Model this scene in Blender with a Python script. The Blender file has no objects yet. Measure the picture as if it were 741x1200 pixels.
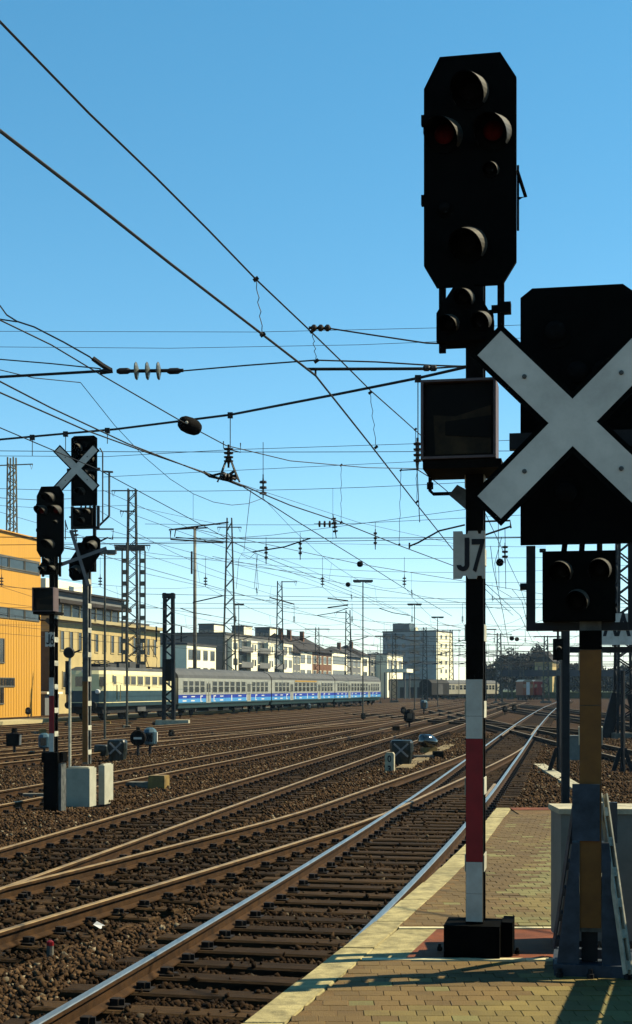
import bpy, bmesh, math, random
import numpy as np
from mathutils import Vector, Matrix
random.seed(7); rng = np.random.default_rng(11)
R = math.radians
S = bpy.context.scene
C = S.collection

# ------------------------------------------------------------------ camera, sky, sun, exposure
cd = bpy.data.cameras.new('camera'); cam = bpy.data.objects.new('camera', cd); C.objects.link(cam)
cam.location = (0, 0, 2.2); cam.rotation_euler = (R(90), 0, 0)
cd.lens = 50.0; cd.sensor_width = 36.0; cd.sensor_fit = 'AUTO'; cd.shift_y = 206 / 1200
cd.clip_start = 0.1; cd.clip_end = 6000
S.camera = cam
SUN_EL, SUN_AZ = R(46), R(12)            # azimuth: from +X turned towards +Y
sdir = Vector((math.cos(SUN_AZ) * math.cos(SUN_EL), math.sin(SUN_AZ) * math.cos(SUN_EL), math.sin(SUN_EL)))
W = bpy.data.worlds.new('World'); S.world = W; W.use_nodes = True
wn, wl = W.node_tree.nodes, W.node_tree.links
wn.clear()
sky = wn.new('ShaderNodeTexSky'); sky.sky_type = 'NISHITA'; sky.sun_disc = False
sky.sun_elevation = SUN_EL; sky.sun_rotation = math.atan2(sdir.x, sdir.y)
sky.air_density = 0.8; sky.dust_density = 0.0; sky.ozone_density = 1.6; sky.altitude = 100
hs = wn.new('ShaderNodeHueSaturation'); hs.inputs['Saturation'].default_value = 1.42; hs.inputs['Hue'].default_value = 0.481
bg = wn.new('ShaderNodeBackground'); bg.inputs[1].default_value = 0.107
wo = wn.new('ShaderNodeOutputWorld')
gm = wn.new('ShaderNodeGamma'); gm.inputs[1].default_value = 0.8
tn = wn.new('ShaderNodeVectorMath'); tn.operation = 'MULTIPLY'; tn.inputs[1].default_value = (1, 1, 1)
wl.new(sky.outputs[0], gm.inputs[0]); wl.new(gm.outputs[0], tn.inputs[0]); wl.new(tn.outputs[0], hs.inputs['Color']); wl.new(hs.outputs[0], bg.inputs[0]); wl.new(bg.outputs[0], wo.inputs[0])
sl = bpy.data.lights.new('sun', 'SUN'); sl.energy = 5.0; sl.angle = R(0.5); sl.color = (1.0, 0.89, 0.62)
so = bpy.data.objects.new('sun', sl); C.objects.link(so); so.location = (30, 20, 40)
so.rotation_euler = sdir.to_track_quat('Z', 'Y').to_euler()
S.view_settings.view_transform = 'Standard'; S.view_settings.look = 'None'
S.view_settings.exposure = 1.25; S.view_settings.gamma = 1.0; S.view_settings.use_curve_mapping = False

F = 1667.0
def P(px, py, Y):                         # where a thing seen at this place stands once its distance is known
    return Vector(((px - 370.5) / F * Y, Y, 2.2 + (806 - py) / F * Y))

# ------------------------------------------------------------------ materials
M = {}
ALB = 0.44
def mat(name, col, rough=0.7, metal=0.0, var=0.25, scale=8.0, bump=0.0, bscale=60.0, col2=None, coord='Object', stretch=None, orand=0.0, spec=0.22, trans=0.0):
    m = bpy.data.materials.new(name); m.use_nodes = True
    n, l = m.node_tree.nodes, m.node_tree.links
    col = tuple(c * ALB for c in col); col2 = tuple(c * ALB for c in col2) if col2 else None
    b = n['Principled BSDF']
    b.inputs['Roughness'].default_value = rough; b.inputs['Metallic'].default_value = metal
    b.inputs['Specular IOR Level'].default_value = spec
    if trans: b.inputs['Transmission Weight'].default_value = trans
    tc = n.new('ShaderNodeTexCoord'); mp = n.new('ShaderNodeMapping')
    if stretch: mp.inputs['Scale'].default_value = stretch
    if coord == 'World':
        gp = n.new('ShaderNodeNewGeometry'); l.new(gp.outputs['Position'], mp.inputs[0])
    else: l.new(tc.outputs[coord], mp.inputs[0])
    nz = n.new('ShaderNodeTexNoise'); nz.inputs['Scale'].default_value = scale; nz.inputs['Detail'].default_value = 6; nz.inputs['Roughness'].default_value = 0.65
    l.new(mp.outputs[0], nz.inputs['Vector'])
    cr = n.new('ShaderNodeValToRGB')
    c2 = col2 if col2 else tuple(c * (1 - var * 1.6) for c in col)
    c1 = tuple(min(1, c * (1 + var * 0.5)) for c in col)
    cr.color_ramp.elements[0].position = 0.32; cr.color_ramp.elements[1].position = 0.66
    cr.color_ramp.elements[0].color = (*c2, 1); cr.color_ramp.elements[1].color = (*c1, 1)
    l.new(nz.outputs['Fac'], cr.inputs[0]); l.new(cr.outputs[0], b.inputs['Base Color'])
    if orand:
        oi = n.new('ShaderNodeObjectInfo'); mr = n.new('ShaderNodeMapRange'); mr.inputs[3].default_value = 1 - orand; mr.inputs[4].default_value = 1 + orand
        vm = n.new('ShaderNodeVectorMath'); vm.operation = 'SCALE'; l.new(oi.outputs['Random'], mr.inputs[0]); l.new(cr.outputs[0], vm.inputs[0]); l.new(mr.outputs[0], vm.inputs['Scale']); l.new(vm.outputs[0], b.inputs['Base Color'])
    if bump:
        n2 = n.new('ShaderNodeTexNoise'); n2.inputs['Scale'].default_value = bscale; n2.inputs['Detail'].default_value = 4
        l.new(mp.outputs[0], n2.inputs['Vector'])
        bp = n.new('ShaderNodeBump'); bp.inputs['Strength'].default_value = bump; bp.inputs['Distance'].default_value = 0.02
        l.new(n2.outputs['Fac'], bp.inputs['Height']); l.new(bp.outputs[0], b.inputs['Normal'])
    M[name] = m
    return m
mat('signal_black', (0.005, 0.005, 0.0045), 0.95, var=0.3, scale=14, spec=0.025)
mat('hood_paint', (0.003, 0.003, 0.003), 0.95, spec=0.01, var=0.3, scale=20)
mat('mast_black', (0.009, 0.008, 0.007), 0.85, spec=0.05, var=0.4, scale=10, bump=0.15)
mat('mast_grey', (0.16, 0.165, 0.15), 0.6, var=0.4, scale=10, bump=0.1)
mat('mast_side', (0.75, 0.72, 0.56), 0.6, var=0.3, scale=12)
mat('steel_blue', (0.06, 0.08, 0.11), 0.6, var=0.4, scale=9, bump=0.1)
mat('dark_steel', (0.016, 0.018, 0.022), 0.65, spec=0.2, var=0.4, scale=9)
mat('plate_white', (0.9, 0.86, 0.76), 0.55, var=0.1, scale=5, col2=(0.66, 0.62, 0.53))
mat('cross_white', (1.0, 0.93, 0.80), 0.6, var=0.16, scale=3.5, bump=0.1, bscale=12)
mat('plate_red', (0.42, 0.012, 0.018), 0.5, var=0.2, scale=6)
mat('plate_ochre', (0.30, 0.115, 0.016), 0.6, var=0.22, scale=7)
mat('ink', (0.012, 0.012, 0.018), 0.6, var=0.1)
mat('hood_outer', (0.085, 0.077, 0.06), 0.6, var=0.2, scale=20)
mat('gloss_dark', (0.015, 0.02, 0.018), 0.12, var=0.4, scale=5, spec=0.8)
mat('lens_red', (0.14, 0.006, 0.004), 0.6, spec=0.03, var=0.3, scale=30)
mat('lens_dark', (0.008, 0.008, 0.008), 0.8, spec=0.02, var=0.2, scale=30)
mat('lens_amber', (0.12, 0.06, 0.02), 0.2, var=0.2, scale=30)
mat('box_grey', (0.19, 0.13, 0.125), 0.6, var=0.2, scale=8)
mat('glass_front', (0.008, 0.006, 0.004), 0.5, var=0.5, scale=3, spec=0.06)
mat('brown_reflection', (0.05, 0.03, 0.012), 0.6, var=0.9, scale=6, spec=0.1)  # tone of the reflection painted on the indicator glass
mat('block_grey', (0.62, 0.60, 0.46), 0.7, var=0.12, scale=5, bump=0.1)
mat('cabinet_grey', (0.24, 0.25, 0.22), 0.65, var=0.15, scale=5, bump=0.05)
mat('concrete', (0.66, 0.60, 0.42), 0.85, var=0.25, scale=6, bump=0.25)
mat('concrete_dark', (0.22, 0.20, 0.16), 0.85, var=0.3, scale=6, bump=0.25)
mat('coping', (0.56, 0.47, 0.22), 0.85, var=0.35, scale=9, orand=0.1, bump=0.3, bscale=90, coord='Object')
mat('line_white', (0.95, 0.84, 0.5), 0.7, var=0.25, scale=12)
mat('paver_ochre', (0.25, 0.185, 0.056), 0.85, var=0.3, scale=2.5, orand=0.16, bump=0.4, bscale=110, col2=(0.19, 0.135, 0.045), coord='World')
mat('paver_olive', (0.25, 0.225, 0.078), 0.85, var=0.3, scale=2.5, orand=0.16, bump=0.4, bscale=110, col2=(0.20, 0.165, 0.06), coord='World')
mat('paver_brown', (0.205, 0.13, 0.042), 0.85, var=0.3, scale=2.5, orand=0.16, bump=0.4, bscale=110, col2=(0.165, 0.10, 0.034), coord='World')
mat('asphalt_brown', (0.225, 0.13, 0.042), 0.9, var=0.25, scale=4, bump=0.5, bscale=140)
mat('asphalt_red', (0.27, 0.07, 0.018), 0.85, var=0.35, scale=3.5, bump=0.4, bscale=140)
mat('joint', (0.15, 0.10, 0.035), 0.95, var=0.3)
mat('rail_rust', (0.075, 0.036, 0.012), 0.8, spec=0.1, var=0.35, scale=6, bump=0.2)
mat('rail_head', (0.62, 0.64, 0.60), 0.36, 0.85, var=0.2, scale=3, stretch=(6, 0.4, 1))
mat('rail_head_dull', (0.46, 0.30, 0.12), 0.5, 0.2, var=0.3, scale=3)
mat('sleeper_wood', (0.075, 0.042, 0.017), 0.85, spec=0.08, orand=0.4, var=0.5, scale=4, bump=0.5, bscale=30, stretch=(1, 8, 8))
mat('clip_iron', (0.02, 0.012, 0.007), 0.7, var=0.4)
mat('wire', (0.035, 0.033, 0.03), 0.55, 0.3, var=0.2)
mat('insulator', (0.055, 0.04, 0.03), 0.35, var=0.3)
mat('insulator_glass', (0.2, 0.22, 0.2), 0.2, var=0.2)
mat('lattice', (0.10, 0.105, 0.085), 0.65, var=0.4, scale=3)
mat('lattice_pale', (0.24, 0.235, 0.17), 0.65, var=0.4, scale=3)
mat('pole_concrete', (0.34, 0.32, 0.25), 0.8, var=0.3, scale=2)
mat('lantern_blue', (0.07, 0.15, 0.20), 0.45, var=0.25, scale=6)
mat('tarp', (0.022, 0.03, 0.026), 0.35, var=0.4, scale=5, bump=0.6, bscale=12)
mat('tape', (0.3, 0.3, 0.3), 0.7, var=0.15)
mat('motor_paint', (0.34, 0.22, 0.06), 0.6, var=0.35, scale=5)
mat('loco_cream', (1.25, 1.1, 0.6), 0.4, var=0.06, scale=2)
mat('loco_blue', (0.035, 0.085, 0.11), 0.45, var=0.15, scale=2)
mat('loco_roof', (0.10, 0.10, 0.095), 0.7, var=0.3, scale=2)
mat('under_black', (0.015, 0.014, 0.013), 0.8, var=0.4, scale=3)
mat('train_glass', (0.02, 0.022, 0.022), 0.12, var=0.3, scale=1.5, spec=0.7)
mat('coach_silver', (0.52, 0.53, 0.46), 0.4, 0.1, var=0.12, scale=2)
mat('coach_roof', (0.125, 0.13, 0.135), 0.75, var=0.2, scale=1.5)
mat('coach_cream', (0.5, 0.46, 0.34), 0.5, var=0.1, scale=2)
mat('stripe_blue', (0.015, 0.05, 0.5), 0.4, var=0.1)
mat('stripe_light', (0.10, 0.42, 0.9), 0.4, var=0.1)
mat('stripe_teal', (0.03, 0.10, 0.12), 0.5, var=0.2)
mat('paint_white', (0.98, 0.98, 0.95), 0.5, var=0.05)
mat('stripe_yellow', (0.68, 0.38, 0.05), 0.5, var=0.05)
mat('clad_yellow', (0.92, 0.47, 0.06), 0.6, var=0.07, scale=0.6, bump=0.25, bscale=4, stretch=(6, 6, 0.02))
mat('band_grey', (0.17, 0.165, 0.14), 0.7, var=0.2, scale=1)
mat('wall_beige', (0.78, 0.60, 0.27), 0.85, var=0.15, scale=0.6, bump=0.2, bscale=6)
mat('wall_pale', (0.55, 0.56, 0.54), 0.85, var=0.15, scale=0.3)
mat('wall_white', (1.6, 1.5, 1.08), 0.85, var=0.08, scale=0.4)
mat('wall_grey', (0.25, 0.255, 0.25), 0.85, var=0.15, scale=0.3)
mat('wall_brick', (0.28, 0.13, 0.07), 0.9, var=0.2, scale=1)
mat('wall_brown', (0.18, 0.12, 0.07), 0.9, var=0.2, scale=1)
mat('roof_dark', (0.055, 0.045, 0.04), 0.9, var=0.3, scale=0.5)
mat('roof_grey', (0.13, 0.13, 0.13), 0.9, var=0.3, scale=0.5)
mat('window_glass', (0.03, 0.034, 0.036), 0.15, var=0.4, scale=0.5, spec=0.6)
mat('window_blue', (0.09, 0.13, 0.16), 0.2, var=0.3, scale=0.5)
mat('ledge', (0.66, 0.54, 0.28), 0.8, var=0.1)
mat('bark', (0.05, 0.04, 0.03), 0.9, var=0.3)
mat('foliage', (0.022, 0.028, 0.026), 0.8, var=0.6, scale=0.5)
mat('foliage_brown', (0.05, 0.042, 0.03), 0.8, var=0.6, scale=0.5)
mat('wagon_orange', (0.45, 0.12, 0.03), 0.6, var=0.1)
mat('loco_red', (0.30, 0.015, 0.015), 0.5, var=0.1)
mat('path_gravel', (0.33, 0.245, 0.12), 0.95, var=0.3, scale=1.2, bump=0.5, bscale=30)
mat('litter', (0.98, 0.98, 0.98), 0.5, var=0.05)
mat('bridge_steel', (0.05, 0.07, 0.10), 0.7, var=0.2)
mat('grass', (0.06, 0.09, 0.02), 0.9, var=0.3, scale=1)
def ground_mat():
    m = mat('ballast_ground', (0.08, 0.043, 0.019), 0.95, spec=0.05, var=0.35, scale=0.35, col2=(0.038, 0.022, 0.011))
    n, l = m.node_tree.nodes, m.node_tree.links; b = n['Principled BSDF']
    tc = [x for x in n if x.type == 'TEX_COORD'][0]; cr = [x for x in n if x.type == 'VALTORGB'][0]
    v = n.new('ShaderNodeTexVoronoi'); v.inputs['Scale'].default_value = 11; l.new(tc.outputs['Object'], v.inputs['Vector'])
    n3 = n.new('ShaderNodeTexNoise'); n3.inputs['Scale'].default_value = 2.6; n3.inputs['Detail'].default_value = 8; n3.inputs['Roughness'].default_value = 0.8
    l.new(tc.outputs['Object'], n3.inputs['Vector'])
    vs = n.new('ShaderNodeSeparateColor'); l.new(v.outputs['Color'], vs.inputs[0])
    mr = n.new('ShaderNodeMapRange'); mr.inputs[3].default_value = 0.45; mr.inputs[4].default_value = 1.5; l.new(vs.outputs[0], mr.inputs[0])
    mr2 = n.new('ShaderNodeMapRange'); mr2.inputs[1].default_value = 0.3; mr2.inputs[2].default_value = 0.7; mr2.inputs[3].default_value = 0.6; mr2.inputs[4].default_value = 1.35; l.new(n3.outputs['Fac'], mr2.inputs[0])
    mu = n.new('ShaderNodeMath'); mu.operation = 'MULTIPLY'; l.new(mr.outputs[0], mu.inputs[0]); l.new(mr2.outputs[0], mu.inputs[1])
    vm = n.new('ShaderNodeVectorMath'); vm.operation = 'SCALE'; l.new(cr.outputs[0], vm.inputs[0]); l.new(mu.outputs[0], vm.inputs['Scale'])
    l.new(vm.outputs[0], b.inputs['Base Color'])
    bp = n.new('ShaderNodeBump'); bp.inputs['Strength'].default_value = 0.9; bp.inputs['Distance'].default_value = 0.05
    l.new(v.outputs['Distance'], bp.inputs['Height']); l.new(bp.outputs[0], b.inputs['Normal'])
ground_mat()
def stone_mat():
    m = bpy.data.materials.new('ballast_stone'); m.use_nodes = True
    n, l = m.node_tree.nodes, m.node_tree.links; b = n['Principled BSDF']; b.inputs['Roughness'].default_value = 0.95; b.inputs['Specular IOR Level'].default_value = 0.05
    a = n.new('ShaderNodeAttribute'); a.attribute_name = 'stone_colour'; l.new(a.outputs['Color'], b.inputs['Base Color'])
    M['ballast_stone'] = m
stone_mat()

# ------------------------------------------------------------------ mesh helpers
class MB:
    def __init__(s): s.v = []; s.f = []; s.mi = []; s.ms = []
    def _m(s, m):
        if m not in s.ms: s.ms.append(m)
        return s.ms.index(m)
    def add(s, v, f, m=None):
        o = len(s.v); k = s._m(m) if m else 0
        s.v += [tuple(p) for p in v]
        for q in f: s.f.append(tuple(i + o for i in q)); s.mi.append(k)
        return s
    def box(s, x0, x1, y0, y1, z0, z1, m=None):
        v = [(x, y, z) for z in (z0, z1) for y in (y0, y1) for x in (x0, x1)]
        return s.add(v, [(0, 2, 3, 1), (4, 5, 7, 6), (0, 1, 5, 4), (2, 6, 7, 3), (0, 4, 6, 2), (1, 3, 7, 5)], m)
    def bar(s, a, b, w, h, m=None, up=(0, 0, 1)):
        a, b = Vector(a), Vector(b); d = (b - a)
        if d.length < 1e-6: return s
        d.normalize(); u = Vector(up)
        if abs(d.dot(u)) > 0.95: u = Vector((1, 0, 0)) if abs(d.x) < 0.9 else Vector((0, 1, 0))
        r = d.cross(u).normalized(); u = r.cross(d)
        v = []
        for p in (a, b):
            for i, j in ((-1, -1), (1, -1), (1, 1), (-1, 1)): v.append(p + r * (i * w / 2) + u * (j * h / 2))
        return s.add(v, [(3, 2, 1, 0), (4, 5, 6, 7), (0, 1, 5, 4), (1, 2, 6, 5), (2, 3, 7, 6), (3, 0, 4, 7)], m)
    def tube(s, pts, r, n=5, m=None, r2=None):
        pts = [Vector(p) for p in pts]; k = len(pts); v = []; f = []
        for i, p in enumerate(pts):
            d = pts[min(i + 1, k - 1)] - pts[max(i - 1, 0)]
            if d.length < 1e-9: d = Vector((0, 0, 1))
            d.normalize(); u = Vector((0, 0, 1)) if abs(d.z) < 0.9 else Vector((1, 0, 0))
            x = d.cross(u).normalized(); y = x.cross(d)
            rr = r if r2 is None else r + (r2 - r) * i / (k - 1)
            for j in range(n):
                a = 2 * math.pi * j / n; v.append(p + x * (rr * math.cos(a)) + y * (rr * math.sin(a)))
        for i in range(k - 1):
            for j in range(n): f.append((i * n + j, i * n + (j + 1) % n, (i + 1) * n + (j + 1) % n, (i + 1) * n + j))
        f.append(tuple(range(n))[::-1]); f.append(tuple(range((k - 1) * n, k * n)))
        return s.add(v, f, m)
    def lathe(s, a, b, prof, n=10, m=None):          # prof: (t along a-b, radius)
        a, b = Vector(a), Vector(b); d = (b - a).normalized()
        u = Vector((0, 0, 1)) if abs(d.z) < 0.9 else Vector((1, 0, 0)); x = d.cross(u).normalized(); y = x.cross(d)
        v = []; f = []; k = len(prof)
        for t, r in prof:
            p = a.lerp(b, t)
            for j in range(n):
                q = 2 * math.pi * j / n; v.append(p + x * (r * math.cos(q)) + y * (r * math.sin(q)))
        for i in range(k - 1):
            for j in range(n): f.append((i * n + j, i * n + (j + 1) % n, (i + 1) * n + (j + 1) % n, (i + 1) * n + j))
        f.append(tuple(range(n))[::-1]); f.append(tuple(range((k - 1) * n, k * n)))
        return s.add(v, f, m)
    def poly(s, pts, y0, y1, m=None):                 # outline in x,z (counter-clockwise seen from -y), extruded along y
        k = len(pts); v = [(x, y0, z) for x, z in pts] + [(x, y1, z) for x, z in pts]
        f = [tuple(range(k)), tuple(range(2 * k - 1, k - 1, -1))]
        for i in range(k): j = (i + 1) % k; f.append((j, i, k + i, k + j))
        return s.add(v, f, m)
    def mesh(s, name, m=None):
        me = bpy.data.meshes.new(name); me.from_pydata(s.v, [], s.f)
        if s.ms:
            for k in s.ms: me.materials.append(M[k])
            me.polygons.foreach_set('material_index', s.mi)
        elif m: me.materials.append(M[m])
        me.update(); return me
    def build(s, name, m=None, parent=None, smooth=False, kind=None):
        me = s.mesh(name, m)
        bm = bmesh.new(); bm.from_mesh(me); bmesh.ops.recalc_face_normals(bm, faces=bm.faces); bm.to_mesh(me); bm.free()
        if smooth:
            me.polygons.foreach_set('use_smooth', [True] * len(me.polygons))
        return link(name, me, parent, kind)
def link(name, me, parent=None, kind=None):
    o = bpy.data.objects.new(name, me); C.objects.link(o)
    if parent: o.parent = parent
    if kind: o['kind'] = kind
    return o
def tag(o, label, cat, group=None):
    o['label'] = label; o['category'] = cat
    if group: o['group'] = group
    return o
def thing(name, label, cat, loc=(0, 0, 0), rz=0.0, group=None):
    o = bpy.data.objects.new(name, None); C.objects.link(o); o.empty_display_size = 0.2
    o.location = loc; o.rotation_euler = (0, 0, rz)
    return tag(o, label, cat, group)
def struct(o): o['kind'] = 'structure'; return o
def text_mesh(name, txt, size, m, parent, loc, wx=1.0, bold=0.0, al='CENTER'):
    cu = bpy.data.curves.new(name, 'FONT'); cu.body = txt; cu.size = size; cu.extrude = 0.002; cu.offset = bold
    cu.align_x = al
    t = bpy.data.objects.new(name, cu); C.objects.link(t); bpy.context.view_layer.update()
    me = bpy.data.meshes.new_from_object(t.evaluated_get(bpy.context.evaluated_depsgraph_get()))
    C.objects.unlink(t); bpy.data.objects.remove(t)
    me.materials.clear(); me.materials.append(M[m])
    o = link(name, me, parent); o.location = loc; o.rotation_euler = (R(90), 0, 0); o.scale = (wx, 1, 1)
    return o

# ------------------------------------------------------------------ tracks: each a centre line X(Y)
def curve(pts):
    ys = np.array([p[0] for p in pts], float); xs = np.array([p[1] for p in pts], float)
    h = np.diff(ys); dl = np.diff(xs) / h; k = len(ys); t = np.zeros(k)     # smooth Hermite tangents
    t[0] = dl[0]; t[-1] = dl[-1]
    for i in range(1, k - 1): t[i] = (dl[i - 1] * h[i] + dl[i] * h[i - 1]) / (h[i] + h[i - 1])
    def f(y):
        y = np.asarray(y, float); i = np.clip(np.searchsorted(ys, y) - 1, 0, k - 2)
        hh = h[i]; u = np.clip((y - ys[i]) / hh, -50, 50)
        lin_lo = xs[0] + (y - ys[0]) * t[0]; lin_hi = xs[-1] + (y - ys[-1]) * t[-1]
        r = (2*u**3 - 3*u**2 + 1) * xs[i] + (u**3 - 2*u**2 + u) * hh * t[i] + (-2*u**3 + 3*u**2) * xs[i+1] + (u**3 - u**2) * hh * t[i+1]
        return np.where(y < ys[0], lin_lo, np.where(y > ys[-1], lin_hi, r))
    return f
TR = {
 'platform': (curve([(0, -3.12), (9.3, -1.08), (21, 1.28), (27, 2.4), (43, 5.25), (80, 11.75), (167, 27.7), (260, 46)]), 2, 250),
 'crossover': (curve([(8, -5.3), (13, -3.62), (19, -1.52), (25, 0.42), (30, 1.65), (38, 3.6), (50, 6.35), (58, 7.95)]), 10.4, 56),
 'second': (curve([(0, -6.95), (9, -5.4), (19.2, -3.62), (27.4, -2.2), (60, 3.5), (100, 10.6), (200, 28.2)]), 6, 220),
 'third': (curve([(0, -12.15), (33, -5.5), (60, -0.1), (100, 7.2), (200, 24.5)]), 18, 230),
 'fourth': (curve([(30, -13.2), (45, -9.2), (60, -5.3), (90, 1.2), (200, 21)]), 28, 230),
 'fifth': (curve([(40, -15.0), (60, -9.9), (100, -0.6), (200, 17.5)]), 34, 230),
 'sixth': (curve([(40, -19.2), (60, -14.2), (100, -4.5), (200, 15)]), 40, 230),
 'seventh': (curve([(40, -24.0), (60, -18.9), (100, -8.8), (200, 13.3)]), 46, 230),
 'train': (curve([(40, -28.69), (108.3, -11.88), (200, 10.68)]), 60, 260),
 'ladder': (curve([(38, -14.6), (60, -7.2), (85, 1.2), (110, 8.6)]), 36, 112),
 'right': (curve([(20, 10.0), (42, 10.33), (56, 10.5), (70, 10.85), (100, 11.25), (150, 11.9)]), 20, 150),
 'far_right': (curve([(20, 16.0), (60, 18.3), (100, 19.3), (200, 22)]), 28, 200),
 'outer_right': (curve([(20, 21.5), (60, 23.0), (200, 27)]), 40, 220),
 'diagonal': (curve([(62, 16.8), (75, 13.4), (95, 9.3), (130, 2.5)]), 60, 126),
}
def samples(f, y0, y1, step):
    n = max(2, int((y1 - y0) / step) + 1); ys = np.linspace(y0, y1, n); return ys, f(ys)
RAILP = [(-0.07, -0.16), (-0.07, -0.148), (-0.012, -0.125), (-0.009, -0.045), (-0.036, -0.036), (-0.036, -0.006), (-0.028, 0.0),
         (0.028, 0.0), (0.036, -0.006), (0.036, -0.036), (0.009, -0.045), (0.012, -0.125), (0.07, -0.148), (0.07, -0.16)]
def rail(f, y0, y1, off, dz, head):
    ys = []; y = y0
    while y < y1: ys.append(y); y += 0.8 + 0.02 * y
    ys.append(y1); ys = np.array(ys); xs = f(ys); e = 0.05
    sl = (f(ys + e) - f(ys - e)) / (2 * e); L = np.sqrt(1 + sl * sl); nx, ny = 1 / L, -sl / L
    b = MB(); k = len(RAILP); v = []
    for i in range(len(ys)):
        for px, pz in RAILP: v.append((xs[i] + nx[i] * (off + px), ys[i] + ny[i] * (off + px), pz + dz))
    fs, fh = [], []
    for i in range(len(ys) - 1):
        for j in range(k - 1):
            q = (i * k + j, i * k + j + 1, (i + 1) * k + j + 1, (i + 1) * k + j)
            (fh if j in (5, 6, 7) else fs).append(q)
    fs.append(tuple(range(k))); fs.append(tuple(range((len(ys) - 1) * k, len(ys) * k))[::-1])
    b.add(v, fs, 'rail_rust'); o = len(b.v) - len(v)
    kk = b._m(head)
    for q in fh: b.f.append(q); b.mi.append(kk)
    return b
def sleeper_mesh():
    b = MB(); c = 0.018; L, w, h = 1.28, 0.13, 0.15
    v = [(x * L, y * w, -h) for x, y in ((-1, -1), (1, -1), (1, 1), (-1, 1))] + [(x * L, y * w, -c) for x, y in ((-1, -1), (1, -1), (1, 1), (-1, 1))] + \
        [(x * (L - c), y * (w - c), 0) for x, y in ((-1, -1), (1, -1), (1, 1), (-1, 1))]
    f = [(8, 9, 10, 11)]
    for k in (0, 4):
        for i in range(4): j = (i + 1) % 4; f.append((k + i, k + j, k + 4 + j, k + 4 + i))
    b.add(v, f); return b
SLM = sleeper_mesh().mesh('sleeper', 'sleeper_wood')
def clip_geo(b, cx, cy, ux, uy, z):
    # two chair screws and ribbed plate beside each rail foot, along (ux,uy) = across track
    tx, ty = -uy, ux
    for off in (-0.7525, 0.7525):
        q = Vector((cx + ux * off, cy + uy * off, z - .012)); hx = Vector((ux, uy, 0)) * .19
        b.bar(q - hx, q + hx, .15, .018)
        for s in (-1, 1):
            p = Vector((cx + ux * (off + s * .1), cy + uy * (off + s * .1), z))
            b.bar(p - Vector((tx * .035, ty * .035, -.022)), p + Vector((tx * .035, ty * .035, .022)), 0.065, 0.05)
            p = Vector((cx + ux * (off + s * .155), cy + uy * (off + s * .155), z))
            b.bar(p, p + Vector((0, 0, .045)), .032, .032)
track_info = []
labels_tr = {'platform': 'main line track running past the platform edge', }
def sleepers_at(f, y0, y1, sp):
    ys = np.linspace(y0, y1, int((y1 - y0) * 40)); xs = f(ys)
    s = np.concatenate([[0], np.cumsum(np.hypot(np.diff(xs), np.diff(ys)))])
    st = np.arange(0.2, s[-1], sp); yy = np.interp(st, s, ys); return yy
for idx, (k, (f, y0, y1)) in enumerate(TR.items()):
    dz = -0.003 * (idx % 5) - (0.002 if idx > 4 else 0)
    t = bpy.data.objects.new('railway_track', None); C.objects.link(t); t['kind'] = 'structure'
    head = 'rail_head' if k in ('platform',) else 'rail_head_dull'
    for off in (-0.7525, 0.7525): rail(f, y0, y1, off, dz, head).build('rail', None, t)
    sp = 0.6
    yy = sleepers_at(f, y0, y1, sp)
    ymax = {'platform': 95, 'crossover': 33, 'second': 62, 'third': 62, 'fourth': 55, 'right': 50}.get(k, 0)
    far = MB(); clips = MB(); cnt = 0; anyfar = False; anyclip = False
    for y in yy:
        if k == 'crossover' and y > 33.5: continue
        x = float(f(y)); s = float((f(y + .05) - f(y - .05)) / .1); a = math.atan(s)
        ux, uy = math.cos(a), -math.sin(a)
        jz = random.uniform(-.006, .006)
        if y < ymax:
            o = link('sleeper', SLM, t); o.location = (x, y, -0.163 + dz + jz); o.rotation_euler = (0, 0, -a + random.uniform(-.006, .006))
        else:
            anyfar = True
            far.bar((x - ux * 1.28, y - uy * 1.28, -0.235 + dz), (x + ux * 1.28, y + uy * 1.28, -0.235 + dz), 0.25, 0.14)
        if y < 75: clip_geo(clips, x, y, ux, uy, -0.145 + dz); anyclip = True
    if anyfar: far.build('sleeper_rows', 'sleeper_wood', t, kind='stuff')
    if anyclip: clips.build('rail_clips', 'clip_iron', t, kind='stuff')
    track_info.append((k, f, y0, y1, np.array(yy)))
# guard rails at the crossing of two tracks
g = bpy.data.objects['railway_track']
for off in (-0.66, 0.66): rail(TR['platform'][0], 66, 84, off, -0.02, 'rail_head_dull').build('guard_rail', None, g)
rail(TR['platform'][0], 26, 33, 0.66, -0.015, 'rail_head_dull').build('guard_rail', None, g)

# ------------------------------------------------------------------ ground
b = MB(); b.add([(-900, -60, -0.27), (900, -60, -0.27), (900, 1700, -0.27), (-900, 1700, -0.27)], [(0, 1, 2, 3)])
struct(b.build('ground', 'ballast_ground'))
def strip(name, pts, m, z0, z1):
    b = MB(); k = len(pts); v = [(x, y, z0) for x, y in pts] + [(x, y, z1) for x, y in pts]
    fs = [tuple(range(k, 2 * k))] + [(i, (i + 1) % k, k + (i + 1) % k, k + i) for i in range(k)]
    b.add(v, fs); return struct(b.build(name, m))
ft = TR['train'][0]; f7 = TR['seventh'][0]
ys = np.linspace(62, 190, 30)
strip('path', [(float(ft(y)) + 2.0, y) for y in ys] + [(float(ft(y)) + 3.6 + 0.0, y) for y in ys[::-1]], 'path_gravel', -0.3, -0.235)
ys = np.linspace(34, 75, 16); f4 = TR['fourth'][0]
strip('path', [(float(f4(y)) + 1.9, y) for y in ys] + [(float(f4(y)) + 3.1, y) for y in ys[::-1]], 'path_gravel', -0.3, -0.24)

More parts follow.
